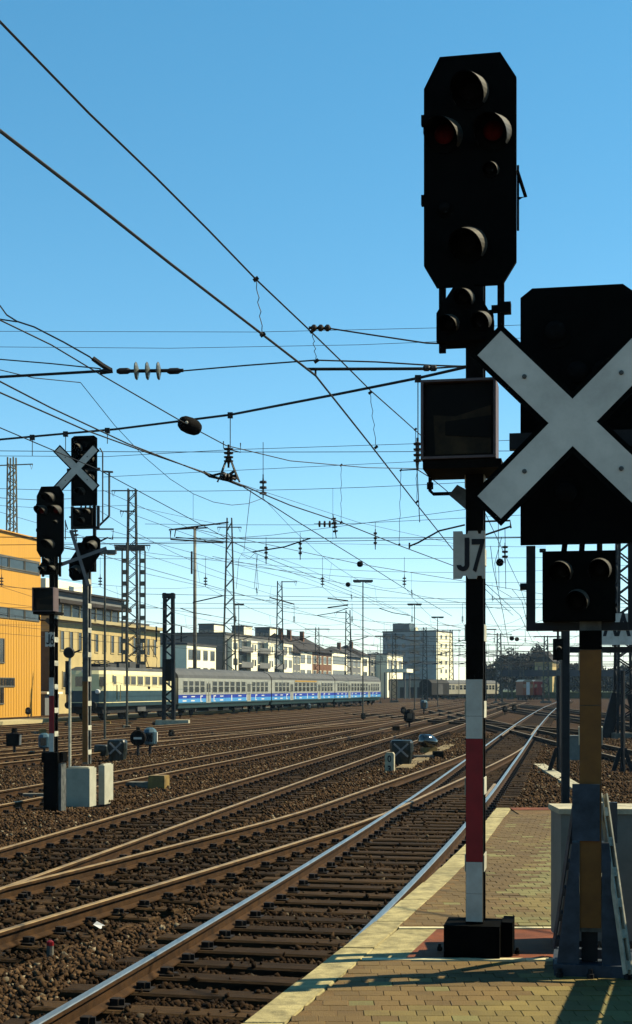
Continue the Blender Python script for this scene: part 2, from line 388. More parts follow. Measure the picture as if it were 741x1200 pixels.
# loose ballast stones, real geometry out to the middle distance
def ballast():
    n = 240000
    u = rng.random(n)
    Y0, Y1 = 7.0, 74.0
    Yv = Y0 + (Y1 - Y0) * u ** 1.5
    half = 0.27 * Yv + 1.2
    Xv = (rng.random(n) * 2 - 1) * half
    keep = np.ones(n, bool); inbed = np.zeros(n, bool)
    edge = np.interp(Yv, [0, 6.77, 9.23, 14.65, 19.0, 19.01, 100], [-2.1, -0.36, 0.28, 1.54, 2.41, 99, 99])
    keep &= Xv < edge - 0.12
    onsl = np.zeros(n, bool); onmain = np.zeros(n, bool)
    for k, f, y0, y1, yy in track_info:
        sl = (f(Yv + .05) - f(Yv - .05)) / .1; ca = 1 / np.sqrt(1 + sl * sl)
        d = (Xv - f(Yv)) * ca; inr = (Yv > y0 - .3) & (Yv < y1)
        yc = Yv + (Xv - f(Yv)) * sl * ca * ca       # foot on the centre line
        keep &= ~(inr & (np.abs(np.abs(d) - 0.7525) < 0.1))
        i = np.clip(np.searchsorted(yy, yc), 1, len(yy) - 1)
        ph = np.minimum(np.abs(yc - yy[i - 1]), np.abs(yc - yy[i])) / ca
        m = inr & (np.abs(d) < 1.28) & (ph < 0.14)
        if k == 'crossover': m &= Yv < 33.5
        onsl |= m
        if k == 'platform': onmain |= m
        if k in ('platform', 'second', 'crossover'): inbed |= inr & (np.abs(d) < 1.25)
    keep &= ~(onsl & (rng.random(n) > np.where(onmain, 0.04, 0.30)))
    for x0, x1, ya, yb in BLOCK: keep &= ~((Xv > x0) & (Xv < x1) & (Yv > ya) & (Yv < yb))
    Xv, Yv, inbed, onsl = Xv[keep], Yv[keep], inbed[keep], onsl[keep]; n = len(Xv)
    size = (0.012 + 0.02 * rng.random(n)) * (1 + 0.012 * Yv)
    base = np.array([(1, 0, 0), (0, 1, 0), (-1, 0, 0), (0, -1, 0), (0, 0, 1), (0, 0, -1)], float)
    v = base[None] * (0.65 + 0.7 * rng.random((n, 6, 1))) + rng.normal(0, .14, (n, 6, 3))
    v *= size[:, None, None] * (0.7 + 0.6 * rng.random((n, 1, 3)))
    q = rng.normal(size=(n, 4)); q /= np.linalg.norm(q, axis=1)[:, None]; w, x, y, z = q.T
    Rm = np.stack([1-2*(y*y+z*z), 2*(x*y-z*w), 2*(x*z+y*w), 2*(x*y+z*w), 1-2*(x*x+z*z), 2*(y*z-x*w), 2*(x*z-y*w), 2*(y*z+x*w), 1-2*(x*x+y*y)], 1).reshape(n, 3, 3)
    v = np.einsum('nij,nkj->nki', Rm, v)
    und = 0.02 * np.sin(Xv * 2.3 + Yv) + 0.015 * np.sin(Yv * 3.1 - Xv)
    zc = -0.25 + size * 0.45 + rng.random(n) * 0.025 + und
    zc = np.where(inbed, zc + 0.005, zc + 0.018); zc = np.where(onsl, -0.155, zc)
    v += np.stack([Xv, Yv, zc], 1)[:, None, :]
    fa = np.array([(0, 1, 4), (1, 2, 4), (2, 3, 4), (3, 0, 4), (1, 0, 5), (2, 1, 5), (3, 2, 5), (0, 3, 5)])
    faces = (fa[None] + (np.arange(n) * 6)[:, None, None]).reshape(-1)
    me = bpy.data.meshes.new('ballast'); me.vertices.add(n * 6); me.vertices.foreach_set('co', v.reshape(-1))
    nf = n * 8; me.loops.add(nf * 3); me.loops.foreach_set('vertex_index', faces)
    me.polygons.add(nf); me.polygons.foreach_set('loop_start', np.arange(nf) * 3); me.polygons.foreach_set('loop_total', np.full(nf, 3))
    me.update(); me.validate()
    t = rng.random(n)[:, None]
    col = np.where(t < .62, (0.041, 0.0235, 0.012), np.where(t < .85, (0.021, 0.013, 0.008), np.where(t < .965, (0.068, 0.042, 0.022), (0.13, 0.105, 0.07))))
    col = col * (0.6 + 0.7 * rng.random((n, 1)))
    col = np.where(inbed[:, None], col * np.array((0.45, 0.44, 0.44)), col)
    ca = me.color_attributes.new('stone_colour', 'FLOAT_COLOR', 'POINT')
    c4 = np.ones((n, 6, 4)); c4[:, :, :3] = col[:, None, :]; ca.data.foreach_set('color', c4.reshape(-1))
    me.materials.append(M['ballast_stone'])
    o = link('ballast', me, None, 'stuff'); tag(o, 'brown crushed stone ballast lying between the rails', 'ballast')
BLOCK = [(-5.6, -4.9, 27.4, 28.3), (-5.2, -4.2, 28.8, 29.6)]
ballast()

# ------------------------------------------------------------------ platform
EP = [(-3.0, -2.78), (0, -2.03), (3, -1.3), (6.77, -0.36), (9.23, 0.28), (11.9, 0.93), (14.65, 1.55), (19.0, 2.41)]     # (Y, X) of the track-side edge
def edge(y): return float(np.interp(y, [p[0] for p in EP], [p[1] for p in EP]))
pl = bpy.data.objects.new('platform', None); C.objects.link(pl); pl['kind'] = 'structure'
b = MB(); v = [(x + 0.05, y, z) for z in (-0.3, 0.565) for y, x in EP] ; k = len(EP)
lo = [(x + 0.05, y) for y, x in EP] + [(7.5, 19.0), (7.5, -3.0)]
b.add([(x, y, -0.3) for x, y in lo] + [(x, y, 0.585) for x, y in lo], [tuple(range(len(lo), 2 * len(lo)))] + [(i, (i + 1) % len(lo), len(lo) + (i + 1) % len(lo), len(lo) + i) for i in range(len(lo))])
b.build('platform_body', 'joint', pl)
# coping stones along the edge
cy = [-3.0]
while cy[-1] < 18.99: cy.append(min(19.0, cy[-1] + 0.98))
for a, c in zip(cy[:-1], cy[1:]):
    g = 0.004; bb = MB(); w = 0.2
    q = [(edge(a + g), a + g), (edge(a + g) + w, a + g), (edge(c - g) + w, c - g), (edge(c - g), c - g)]
    jz = random.uniform(-.003, .003)
    bb.add([(x, y, 0.3) for x, y in q] + [(x, y, 0.59 + jz) for x, y in q] + [((x * .96 + (q[0][0] + q[2][0]) / 2 * .04), y * .99 + (a + c) / 2 * .01, 0.6 + jz) for x, y in q],
           [(8, 9, 10, 11)] + [(i + k2, (i + 1) % 4 + k2, (i + 1) % 4 + 4 + k2, i + 4 + k2) for k2 in (0, 4) for i in range(4)])
    bb.build('coping_stone', 'coping', pl)
def sheet(name, m, pts, z):
    bb = MB(); bb.add([(x, y, z) for x, y in pts], [tuple(range(len(pts)))]); return bb.build(name, m, pl)
# red-brown panel between two pale kerb lines
LY1, LY2 = 9.49, 8.39
sheet('asphalt_panel', 'asphalt_red', [(edge(LY2) + .46, LY2 + .03), (5.5, LY2 + .03), (5.5, LY1 - .03), (edge(LY1) + .46, LY1 - .03)], 0.594)
sheet('asphalt_margin', 'coping', [(edge(LY2) + .205, LY2 + .03), (edge(LY2) + .46, LY2 + .03), (edge(LY1) + .46, LY1 - .03), (edge(LY1) + .205, LY1 - .03)], 0.593)
for ly in (LY1, LY2):
    bb = MB(); x = edge(ly) + 0.21
    while x < 5.5:
        bbb = MB(); bbb.box(x, x + 0.96, ly - .028, ly + .028, 0.5, 0.602); bbb.build('kerb_line', 'line_white', pl); x += 0.965
# far end kerb
for i in range(6):
    x0 = edge(18.8) + 0.21 + i * 0.85
    MB().box(x0, x0 + 0.845, 18.62, 18.98, 0.3, 0.603).build('end_kerb', 'asphalt_red', pl)
    MB().box(x0, x0 + 0.845, 18.0, 18.61, 0.3, 0.597).build('end_slab', 'asphalt_brown', pl)
# pavers
def paver_mesh(w, h):
    c = 0.0022; bb = MB()
    v = [(x * w / 2, y * h / 2, -.06) for x, y in ((-1, -1), (1, -1), (1, 1), (-1, 1))] + [(x * w / 2, y * h / 2, -c) for x, y in ((-1, -1), (1, -1), (1, 1), (-1, 1))] + [(x * (w / 2 - c), y * (h / 2 - c), 0) for x, y in ((-1, -1), (1, -1), (1, 1), (-1, 1))]
    f = [(8, 9, 10, 11)] + [(k + i, k + (i + 1) % 4, k + 4 + (i + 1) % 4, k + 4 + i) for k in (0, 4) for i in range(4)]
    bb.add(v, f); return bb
PW, PH = 0.13, 0.115
pm = {m: paver_mesh(PW - .003, PH - .003).mesh('paver', m) for m in ('paver_ochre', 'paver_olive', 'paver_brown')}
rest = {m: MB() for m in pm}; cnt = 0
y = 3.2; row = 0
pvs = []
while y < 17.95:
    skip = LY2 - .09 < y < LY1 + .09
    if not skip:
        x = edge(y) + 0.21 + PW / 2 + (row % 2) * PW / 2
        bx = edge(y) + (0.75 if y > LY1 else 0.55) + 0.05 * math.sin(row * 1.7) + (0.12 * (row % 3))
        while x < 6.0:
            nzv = math.sin(x * 2.1 + y * 1.3) + math.sin(x * 0.9 - y * 2.7)
            if y > LY1: m = 'paver_brown' if x < bx else ('paver_olive' if nzv > -.6 else 'paver_ochre')
            else: m = 'paver_brown' if (x < bx or y > 7.95 or nzv < -0.9) else ('paver_olive' if nzv > 0.5 else 'paver_ochre')
            if random.random() < 0.10: m = random.choice(list(pm))
            pvs.append((x, y, m)); x += PW
    y += PH; row += 1
def vis(p):
    x, y, m = p; px = 370.5 + F * x / y; return px < 745 and 806 + F * 1.6 / y < 1205
seen = sorted([p for p in pvs if vis(p)], key=lambda p: p[1]); near = set(seen[:300])
for p in pvs:
    x, y, m = p; z = 0.6 + random.uniform(-.002, .0015)
    if p in near:
        o = link('paver', pm[m], pl); o.location = (x, y, z); o.rotation_euler = (random.uniform(-.006, .006), random.uniform(-.006, .006), random.uniform(-.008, .008))
    else:
        t = paver_mesh(PW - .003, PH - .003); rest[m].add([(a + x, c + y, d + z) for a, c, d in t.v], t.f)
for m in rest: rest[m].build('paving', m, pl, kind='stuff')
# half pavers filling against the coping
b = MB()
sheet('asphalt_filler', 'asphalt_brown', [(edge(LY1) + .205, LY1 + .03), (edge(LY1) + .5, LY1 + .03), (edge(18) + .5, 18.0), (edge(18) + .205, 18.0)], 0.5975)
sheet('asphalt_filler', 'asphalt_brown', [(edge(3.2) + .205, 3.2), (edge(3.2) + .5, 3.2), (edge(LY2) + .5, LY2 - .03), (edge(LY2) + .205, LY2 - .03)], 0.5975)
# ------------------------------------------------------------------ signal parts
RZ = -R(10.7)
def hood(cx, cz, r, L, yf, dr=.25):                            # visor round the upper part of a lamp, standing out to -y
    b = MB(); n = 18; a0, a1 = R(-42), R(222); v = []; f = []
    for i in range(n + 1):
        a = a0 + (a1 - a0) * i / n
        u = (math.sin(a) + 0.67) / 1.67
        l = L * max(0.06, u) ** 0.55; tp = 1 - 0.2 * l / L
        for rr, yy in ((r, yf), (r * tp, yf - l), (r * tp - .005, yf - l), (r - .006, yf)):
            q = yf - yy; v.append((cx + rr * math.cos(a) - q * .07, yy, cz + rr * math.sin(a) - q * dr))
    for i in range(n):
        for j in range(1, 4): f.append((i * 4 + j, i * 4 + (j + 1) % 4, (i + 1) * 4 + (j + 1) % 4, (i + 1) * 4 + j))
    f += [(0, 3, 2, 1), (n * 4, n * 4 + 1, n * 4 + 2, n * 4 + 3)]
    b.add(v, f, 'hood_paint'); kk = b._m('hood_outer')
    for i in range(n): b.f.append((i * 4, i * 4 + 1, (i + 1) * 4 + 1, (i + 1) * 4)); b.mi.append(kk)
    return b
def lamp(parent, cx, cz, yf, r=0.075, hr=0.105, L=0.2, lens='lens_dark', hd=True, dr=.25):
    b = MB(); b.lathe((cx, yf + .005, cz), (cx, yf - .035, cz), [(0, hr * .98), (0.4, hr * .98), (0.5, r * 1.05), (0.8, r * 1.05)], 20)
    o = b.build('lamp', 'signal_black', parent)
    MB().lathe((cx, yf - .02, cz), (cx, yf - .05, cz), [(0, r), (0.6, r * .9), (1, r * .5)], 20).build('lens', lens, o, smooth=True)
    if hd: hood(cx, cz, hr, L, yf - .0, dr).build('hood', 'hood_paint', o, smooth=False)
    return o
def channel_mast(parent, x0, x1, y0, y1, z0, z1, m='mast_black', bm='mast_side', zb=None, step=0.46, fl=0.05):
    for ya, yb, s in ((y0, y0 + .008, 1), (y1 - .008, y1, -1)):
        b = MB(); b.box(x0, x1, ya, yb, z0, z1)
        fa, fb = (yb, yb + fl) if s == 1 else (ya - fl, ya)
        b.box(x0, x0 + .007, fa + .0005, fb, z0, z1); b.box(x1 - .007, x1, fa + .0005, fb, z0, z1)
        b.build('mast_channel', m, parent)
    z = (zb or z0) + 0.2
    while z < z1 - .1:
        for xs in (x0 - .0065, x1 + .0005):
            MB().box(xs, xs + .006, y0 + .004, y1 - .004, z, z + 0.1).build('batten_plate', bm, parent)
        z += step
def cross(parent, cx, cz, hl, w, yf, ang=45, m='cross_white', bw=0.028, part='cross_plate', thick=.012, a2=None):
    A, B = ang, (a2 if a2 is not None else 180 - ang)
    dA, dB = Vector((math.cos(R(A)), math.sin(R(A)))), Vector((math.cos(R(B)), math.sin(R(B))))
    nA, nB = Vector((-dA.y, dA.x)), Vector((-dB.y, dB.x))
    def outline(h, ww):
        def meet(sa, sb):                              # where an edge of one bar crosses an edge of the other
            m = Matrix(((dA.x, -dB.x), (dA.y, -dB.y))); q = nB * (sb * ww) - nA * (sa * ww)
            u = m.inverted() @ q; return nA * (sa * ww) + dA * u.x
        pts = [dA * h - nA * ww, dA * h + nA * ww, meet(1, -1), dB * h - nB * ww, dB * h + nB * ww, meet(1, 1),
               -dA * h + nA * ww, -dA * h - nA * ww, meet(-1, 1), -dB * h + nB * ww, -dB * h - nB * ww, meet(-1, -1)]
        return [(cx + p.x, cz + p.y) for p in pts]
    def solid(pts, y0, y1):                            # five convex pieces share one outline
        b = MB()
        core = [pts[2], pts[5], pts[8], pts[11]]
        fl = [core, [pts[0], pts[1], pts[2], pts[11]], [pts[3], pts[4], pts[5], pts[2]], [pts[6], pts[7], pts[8], pts[5]], [pts[9], pts[10], pts[11], pts[8]]]
        n = 12; v = [(x, y0, z) for x, z in pts] + [(x, y1, z) for x, z in pts]; ix = {p: i for i, p in enumerate(pts)}
        f = [tuple(ix[p] for p in q) for q in fl] + [tuple(ix[p] + n for p in q)[::-1] for q in fl] + [((i + 1) % n, i, n + i, n + (i + 1) % n) for i in range(n)]
        b.add(v, f); return b
    o = solid(outline(hl, w / 2), yf, yf + thick).build(part, 'signal_black', parent)
    if m: solid(outline(hl - bw, w / 2 - bw), yf - .003, yf - .0002).build('white_face', m, o)
    if bw > .01:
        for d in (dA, dB):
            for k in (-.55, .55): MB().lathe((cx + d.x * hl * k, yf - .0032, cz + d.y * hl * k), (cx + d.x * hl * k, yf - .012, cz + d.y * hl * k), [(0, .013), (.7, .013), (1, .008)], 8).build('bolt', 'mast_grey', o)

def main_signal(loc, label, number, ped, group=None):
    t = thing('light_signal', label, 'signal', loc, RZ, group)
    z = ped
    x0, x1 = -0.052, 0.052
    if ped > 0:
        MB().box(-.16, .12, -.1, .12, 0, ped - .005).build('pedestal', 'signal_black', t)
        MB().box(.135, .19, -.06, .2, 0, ped - .02).build('pedestal_rail', 'mast_grey', t)
        for k in range(3): MB().box(.122, .134, -.02, .08, .15 + k * .3, .3 + k * .3).build('batten_plate', 'mast_side', t)
    b = MB(); b.box(-.175, .155, -.16, .15, z, z + .19); b.build('base_block', 'signal_black', t)
    MB().box(.16, .225, -.05, .2, z, z + .2).build('base_block', 'signal_black', t)
    for bx_, by_ in ((-.22, .05), (.25, .02)): MB().lathe((bx_, by_, z), (bx_, by_, z + .04), [(0, .016), (.6, .016), (.61, .009), (1, .009)], 8).build('anchor_bolt', 'mast_black', t)
    channel_mast(t, x0, x1, -.07, .14, z + .19, z + 5.2, zb=z + .3, fl=.035)
    # coloured mast plate
    pt = MB(); o = MB().box(-.05, .05, -.085, -.074, z + .205, z + 1.65).build('mast_plate', 'signal_black', t)
    for za, zb_, m in ((.205, .37, 'plate_white'), (.372, .56, 'plate_white'), (.562, 1.295, 'plate_red'), (1.297, 1.43, 'plate_white'), (1.432, 1.65, 'plate_white')):
        MB().box(-.049, .049, -.0895, -.0855, z + za, z + zb_).build('plate_section', m, o)
    # number plate
    o = MB()
    pw0, pw1, pz0, pz1 = -.125, .065, z + 2.25, z + 2.535
    n = .018
    o.poly([(pw0, pz0), (pw0 + .05, pz0), (pw0 + .06, pz0 + n), (pw0 + .08, pz0 + n), (pw0 + .09, pz0), (pw1 - .05, pz0), (pw1 - .045, pz0 + n), (pw1 - .02, pz0 + n), (pw1 - .015, pz0), (pw1, pz0), (pw1, pz1),
            (pw1 - .02, pz1), (pw1 - .025, pz1 - n), (pw1 - .04, pz1 - n), (pw1 - .045, pz1), (pw0 + .09, pz1), (pw0 + .085, pz1 - n), (pw0 + .06, pz1 - n), (pw0 + .055, pz1), (pw0, pz1)], -.098, -.09)
    o = o.build('number_plate', 'plate_white', t)
    jb = MB(); jx, jz, ro, ri = -.066, pz0 + .045, .038, .010           # the letter J: stem and hook
    hook = [(jx + ro * math.cos(R(a)), jz + ro + ro * math.sin(R(a))) for a in range(180, 361, 20)]
    hin = [(jx + ri * math.cos(R(a)), jz + ro + ri * math.sin(R(a))) for a in range(360, 179, -20)]
    for i in range(9):
        q = [hook[i], hook[i + 1], hin[8 - i], hin[9 - i]]; jb.poly(q, -.1025, -.0982)
    jb.box(jx + ri, jx + ro, -.1025, -.0982, jz + ro, jz + .2)
    jb.build('letter', 'ink', o)
    text_mesh('number', number[1], .275, 'ink', o, (.022, -.1005, pz0 + .045), .62, 0.004)
    # bracket fins and cable elbow
    for s, xa, xb in ((-1, -.155, -.052), (1, .052, .10)):
        b = MB(); zz = z + 2.7
        b.poly([(xa, zz + .06), (xb, zz - .03), (xb, zz + .09), (xa + .03 * s * -1 + .02, zz + .12)], -.05, -.03); b.build('clamp_fin', 'mast_grey' if s < 0 else 'mast_black', t)
    MB().poly([(.052, z + 2.66), (.11, z + 2.66), (.075, z + 2.7), (.052, z + 2.72)], -.05, -.03).build('clamp_fin', 'mast_black', t)
    MB().tube([(-.27, -.03, z + 2.93), (-.27, -.03, z + 2.79), (-.25, -.03, z + 2.77), (.12, -.03, z + 2.77)], .011, 8).build('cable_conduit', 'mast_black', t)
    MB().lathe((-.27, -.03, z + 2.84), (-.27, -.03, z + 2.8), [(0, .02), (1, .02)], 10).build('conduit_joint', 'mast_black', t)
    # speed indicator box with deep glazed front
    bx0, bx1, bz0, bz1 = -.29, .145, z + 2.93, z + 3.39
    b = MB(); w = .014; ya, yb = -.36, -.08
    b.box(bx0, bx1, yb - .02, yb, bz0, bz1); b.box(bx0, bx0 + w, ya, yb - .021, bz0, bz1); b.box(bx1 - w, bx1, ya, yb - .021, bz0, bz1)
    b.box(bx0 + w + .0005, bx1 - w - .0005, ya, yb - .021, bz1 - w, bz1); b.box(bx0 + w + .0005, bx1 - w - .0005, ya, yb - .021, bz0, bz0 + w)
    o = b.build('indicator_box', 'box_grey', t)
    MB().box(bx0 + .02, bx1 - .02, ya + .05, ya + .056, bz0 + .02, bz1 - .02).build('glass_pane', 'glass_front', o)
    MB().poly([(bx0 + .08, bz0 + .03), (bx1 - .03, bz0 + .03), (bx1 - .03, bz0 + .31), (bx0 + .2, bz0 + .25), (bx0 + .07, bz0 + .26)], ya + .044, ya + .0495).build('painted_reflection', 'brown_reflection', o)  # flat brown shape painting a reflection in the glass
    MB().poly([(bx0 + .14, bz0 + .14), (bx1 - .03, bz0 + .12), (bx1 - .03, bz0 + .25), (bx0 + .14, bz0 + .22)], ya + .040, ya + .0435).build('reflection_gap', 'glass_front', o)  # darker patch inside the painted reflection
    MB().box(bx0 + .01, bx1 + .03, -.34, .12, z + 2.875, z + 2.925).build('support_tray', 'mast_black', t)
    # auxiliary three-lamp head
    hx = [(-.22, 3.66), (.12, 3.66), (.12, 3.78), (-.01, 4.01), (-.1, 4.01), (-.22, 3.83)]
    o = MB().poly([(x, z + zz) for x, zz in hx], -.15, -.09).build('auxiliary_head', 'signal_black', t)
    MB().poly([(x * .9, z + zz) for x, zz in [(-.22, 3.66), (.12, 3.66), (.12, 3.85), (-.22, 3.85)]], -.089, .05).build('lamp_housing', 'signal_black', t)
    for cx, cz in ((-.14, 3.76), (.05, 3.77), (-.05, 3.91)): lamp(t, cx, z + cz, -.15, .038, .06, .19, dr=.2 if ped == 0 else .05)
    for xa in (-.215, .135): MB().box(xa, xa + .04, -.05, -.01, z + 3.62, z + 4.35).build('hanger_bar', 'mast_black', t)
    MB().box(.1, .2, -.06, .0, z + 3.85, z + 3.885).build('side_bracket', 'mast_black', t)
    MB().box(.15, .215, -.07, .01, z + 3.84, z + 3.90).build('terminal_box', 'mast_black', t)
    # main octagonal screen
    ox = [(-.225, 4.0), (.17, 4.0), (.25, 4.13), (.25, 5.22), (.155, 5.375), (-.205, 5.375), (-.3, 5.19), (-.3, 4.13)]
    sc = MB().poly([(x, z + zz) for x, zz in ox], -.1, -.06).build('signal_screen', 'signal_black', t)
    MB().box(-.2, .15, -.0595, .06, z + 4.2, z + 5.25).build('lamp_housing', 'signal_black', t)
    for cx, cz, ln, r in ((-.02, 5.15, 'lens_dark', .075), (-.175, 4.9, 'lens_red', .07), (.115, 4.9, 'lens_red', .07), (-.03, 4.24, 'lens_dark', .075)):
        lamp(t, cx, z + cz, -.1, r * .9, .11, .29, ln, dr=.26 if ped == 0 else .06)
    for cx, cz in ((.1, 4.68), (-.175, 4.46)): lamp(t, cx, z + cz, -.1, .035, .05, .1, 'lens_dark', cz > 4.5)
    MB().tube([(.255, .0, z + 4.34), (.255, .0, z + 4.73)], .008, 6).build('handle_rod', 'mast_black', t)
    MB().tube([(.25, .0, z + 4.70), (.3, .0, z + 4.54), (.25, .0, z + 4.53)], .012, 6).build('handle', 'hood_paint', t)
    for zz in (4.5, 4.98): MB().box(-.318, -.3, -.09, -.05, z + zz, z + zz + .06).build('hinge', 'signal_black', t)
    return t
main_signal((0.96, 8.57, 0.6), 'tall black light signal with number plate J7 on red and white mast', 'J7', 0.0)
main_signal((-5.14, 27.8, -0.27), 'black light signal with number plate J6 on a dark pedestal in the ballast', 'J6', 1.02)

def crossed_signal(loc, label, kind):
    t = thing('crossed_out_signal', label, 'signal', loc, RZ)
    if kind == 'near':
        zb, xl, xr = 2.40, -.385, .24; zl0, zl1 = 1.97, 2.355; mt = 3.0
    else:
        zb, xl, xr = 6.2, -.33, .22; zl0, zl1 = 5.78, 6.15; mt = 6.6
    H = 1.43
    # screen
    ox = [(xl, zb), (xr, zb), (xr, zb + H - .05), (xr - .065, zb + H), (xl + .065, zb + H), (xl, zb + H - .05)]
    MB().poly(ox, -.1, -.055).build('signal_screen', 'signal_black', t)
    cx = (xl + xr) / 2
    MB().box(cx - .2, cx + .2, -.054, .1, zb + .1, zb + H - .15).build('lamp_housing', 'signal_black', t)
    for dx, dz in ((-.12, 1.18), (.0, .95), (.14, .95), (.14, .55), (-.06, .28)): lamp(t, cx + dx, zb + dz, -.1, .06, .095, .2, dr=.06, hd=kind != 'near')
    if kind == 'near':
        cross(t, -.096, 3.03, .66, .235, -.34)
        MB().box(-.445, .3, -.13, -.07, 2.93, 3.02).build('cross_bracket', 'dark_steel', t)
    else:
        cross(t, -.12, zb + .72, .60, .20, -.36)
        MB().box(-.4, .3, -.16, -.1, zb + .70, zb + .76).build('cross_bracket', 'dark_steel', t)
    for s in (-1, 1): MB().box(cx + s * .1 - .012, cx + s * .1 + .012, -.33, -.1, zb + .66, zb + .70).build('cross_stay', 'dark_steel', t)
    # lower lamp box
    b = MB(); bx0, bx1 = -.262, .135
    b.box(bx0, bx1, -.16, .06, zl0, zl1); b.build('lamp_box', 'signal_black', t)
    for px_, pz_ in ((-.16, .27), (.05, .28), (-.07, .11)): lamp(t, px_, zl0 + pz_, -.16, .038, .065, .17, dr=.05)
    for xa in ((-.355, -.305), (.205, .255)):
        MB().box(xa[0], xa[1], -.05, .0, zl0 - .05, zb - .002).build('frame_post', 'dark_steel', t)
    MB().box(-.304, .204, -.05, .0, zl0 - .05, zl0 - .005).build('frame_rail', 'dark_steel', t)
    for k in range(3): MB().tube([(-.15 + k * .1, -.02, zl1 - .02), (-.13 + k * .09, -.02, zb + .1)], .018, 6).build('cable', 'mast_black', t)
    MB().lathe((-.354, -.03, zl0 + .2), (-.39, -.03, zl0 + .2), [(0, .02), (1, .02)], 8).build('frame_bolt', 'dark_steel', t)
    MB().lathe((-.262, -.1, zl1), (-.262, -.1, zl1 + .02), [(0, .018), (1, .018)], 8).build('frame_bolt', 'dark_steel', t)
    if kind == 'near':
        channel_mast(t, -.06, .06, -.06, .17, .24, zl0 + .3, m='mast_grey', bm='mast_side', step=.42, fl=.035)
        MB().box(-.058, .058, -.075, -.064, .265, 1.50).build('mast_plate', 'plate_ochre', t)
        MB().box(-.058, .058, -.075, -.064, 1.505, 1.81).build('mast_plate', 'plate_ochre', t)
        MB().box(-.062, .062, -.085, -.062, 1.815, zl0 - .052).build('mast_sleeve', 'signal_black', t)
        MB().box(-.10, .05, -.095, -.078, .75, 1.065).build('junction_plate', 'steel_blue', t)
        # A-shaped stand
        for s in (-1, 1):
            b = MB(); xi, xo = s * .065, s * .12
            b.poly([(s * .19, .02), (s * .062, .02), (s * .062, .74), (s * .10, .74)][::s], -.09, .02); b.build('stand_leg', 'steel_blue', t)
            b = MB()
            for k, (za, zb_) in enumerate(((1.04, .80), (.74, .36), (.3, .05))): pass
            p0, p1 = Vector((s * .068, .05, 1.0)), Vector((s * .20, -.25, .05)) if s > 0 else Vector((s * .20, .5, .05))
            d = (p1 - p0)
            for e in (-.012, .012):
                MB().bar(p0 + Vector((e * 1.2, 0, 0)), p1 + Vector((e * 1.2, 0, 0)), .008, .05).build('brace', 'mast_side' if s > 0 else 'steel_blue', t)  # right brace coloured pale as if sunlit, left one plain steel blue
            for k in range(6):
                c = p0 + d * (.08 + k * .17); MB().bar(c, c + d * .05, .024, .046).build('brace_batten', 'mast_side' if s > 0 else 'steel_blue', t)
        MB().box(-.2, .27, -.12, .08, 0.0, .065).build('foot_beam', 'steel_blue', t)
        MB().box(-.19, .25, .4, .46, 0, .06).build('foot_beam', 'steel_blue', t)
        for s in (-.18, .24): MB().box(s - .03, s + .03, .0805, .3995, 0, .055).build('foot_beam', 'steel_blue', t)
        for xx in (-.17, 0, .2): MB().lathe((xx, -.15, 0), (xx, -.15, .05), [(0, .02), (.5, .02), (.51, .012), (1, .012)], 8).build('anchor_bolt', 'dark_steel', t)
        MB().box(-.05, .04, -.02, .06, .07, .24).build('mast_foot', 'dark_steel', t)
        MB().tube([(.12, .12, .4), (.12, .12, .95)], .014, 6).build('cable_pipe', 'mast_side', t)
        MB().box(.1, .15, .1, .15, .72, .95).build('cable_box', 'steel_blue', t)
    else:
        channel_mast(t, -.09, .02, -.08, .14, .9, 5.55, m='mast_grey', bm='mast_side', step=.5)
        MB().box(-.088, .018, -.095, -.084, .95, 2.6).build('mast_plate', 'plate_ochre', t)
        MB().box(.1, .16, .0, .06, 5.0, 6.6).build('upper_post', 'dark_steel', t)
        MB().box(-.08, .1, .0, .06, 5.35, 5.41).build('post_arm', 'dark_steel', t)
        # distant signal head, lozenge running up to the right
        vx = [(.0, 5.57), (.2, 5.58), (.3, 5.5), (.3, 5.2), (.08, 4.9), (-.08, 4.68), (-.28, 4.66), (-.36, 4.76), (-.36, 5.05), (-.14, 5.38)]
        MB().poly(vx[::-1], -.14, -.09).build('distant_screen', 'signal_black', t)
        MB().box(-.2, .16, -.0895, .06, 4.85, 5.45).build('lamp_housing', 'signal_black', t)
        for dx, dz in ((.15, 5.38), (-.2, 4.88)): lamp(t, dx, dz, -.14, .07, .11, .24)
        cross(t, -.03, 5.1, .60, .075, -.42, ang=18, a2=108, m='tape', bw=.004)
        # service ladder pipe loop
        MB().tube([(.28, .1, 5.9), (.28, .1, 7.3), (.22, .1, 7.4)], .015, 6).build('guard_hoop', 'mast_grey', t)
        MB().tube([(.42, .1, 6.0), (.42, .1, 6.9), (.28, .1, 6.92), (.5, .1, 6.9)], .022, 6).build('guard_hoop', 'mast_grey', t)
        MB().tube([(.42, .1, 6.0), (.14, .1, 5.75)], .022, 6).build('guard_hoop', 'mast_grey', t)
        # concrete foot blocks
        for x0, x1, y0, y1, z1 in ((-.36, .14, -.3, .1, .83), (.12, .25, .3, .85, .86)):
            b = MB(); b.box(x0, x1, y0, y1, .05, z1); b.build('foundation_block', 'block_grey', t)
            MB().box(x0 + .03, x1 - .03, y0 + .03, y1 - .03, z1, z1 + .025).build('block_cap', 'block_grey', t)
            for xx in (x0 + .06, x1 - .06): MB().box(xx - .03, xx + .03, y0 + .04, y1 - .04, 0, .0495).build('block_foot', 'dark_steel', t)
    return t
crossed_signal((1.54, 7.98, 0.6), 'black signal crossed out by a big white X on a blue-grey stand', 'near')
crossed_signal((-4.68, 29.2, -0.27), 'black signal crossed out by white X above lozenge head, on grey blocks', 'far')
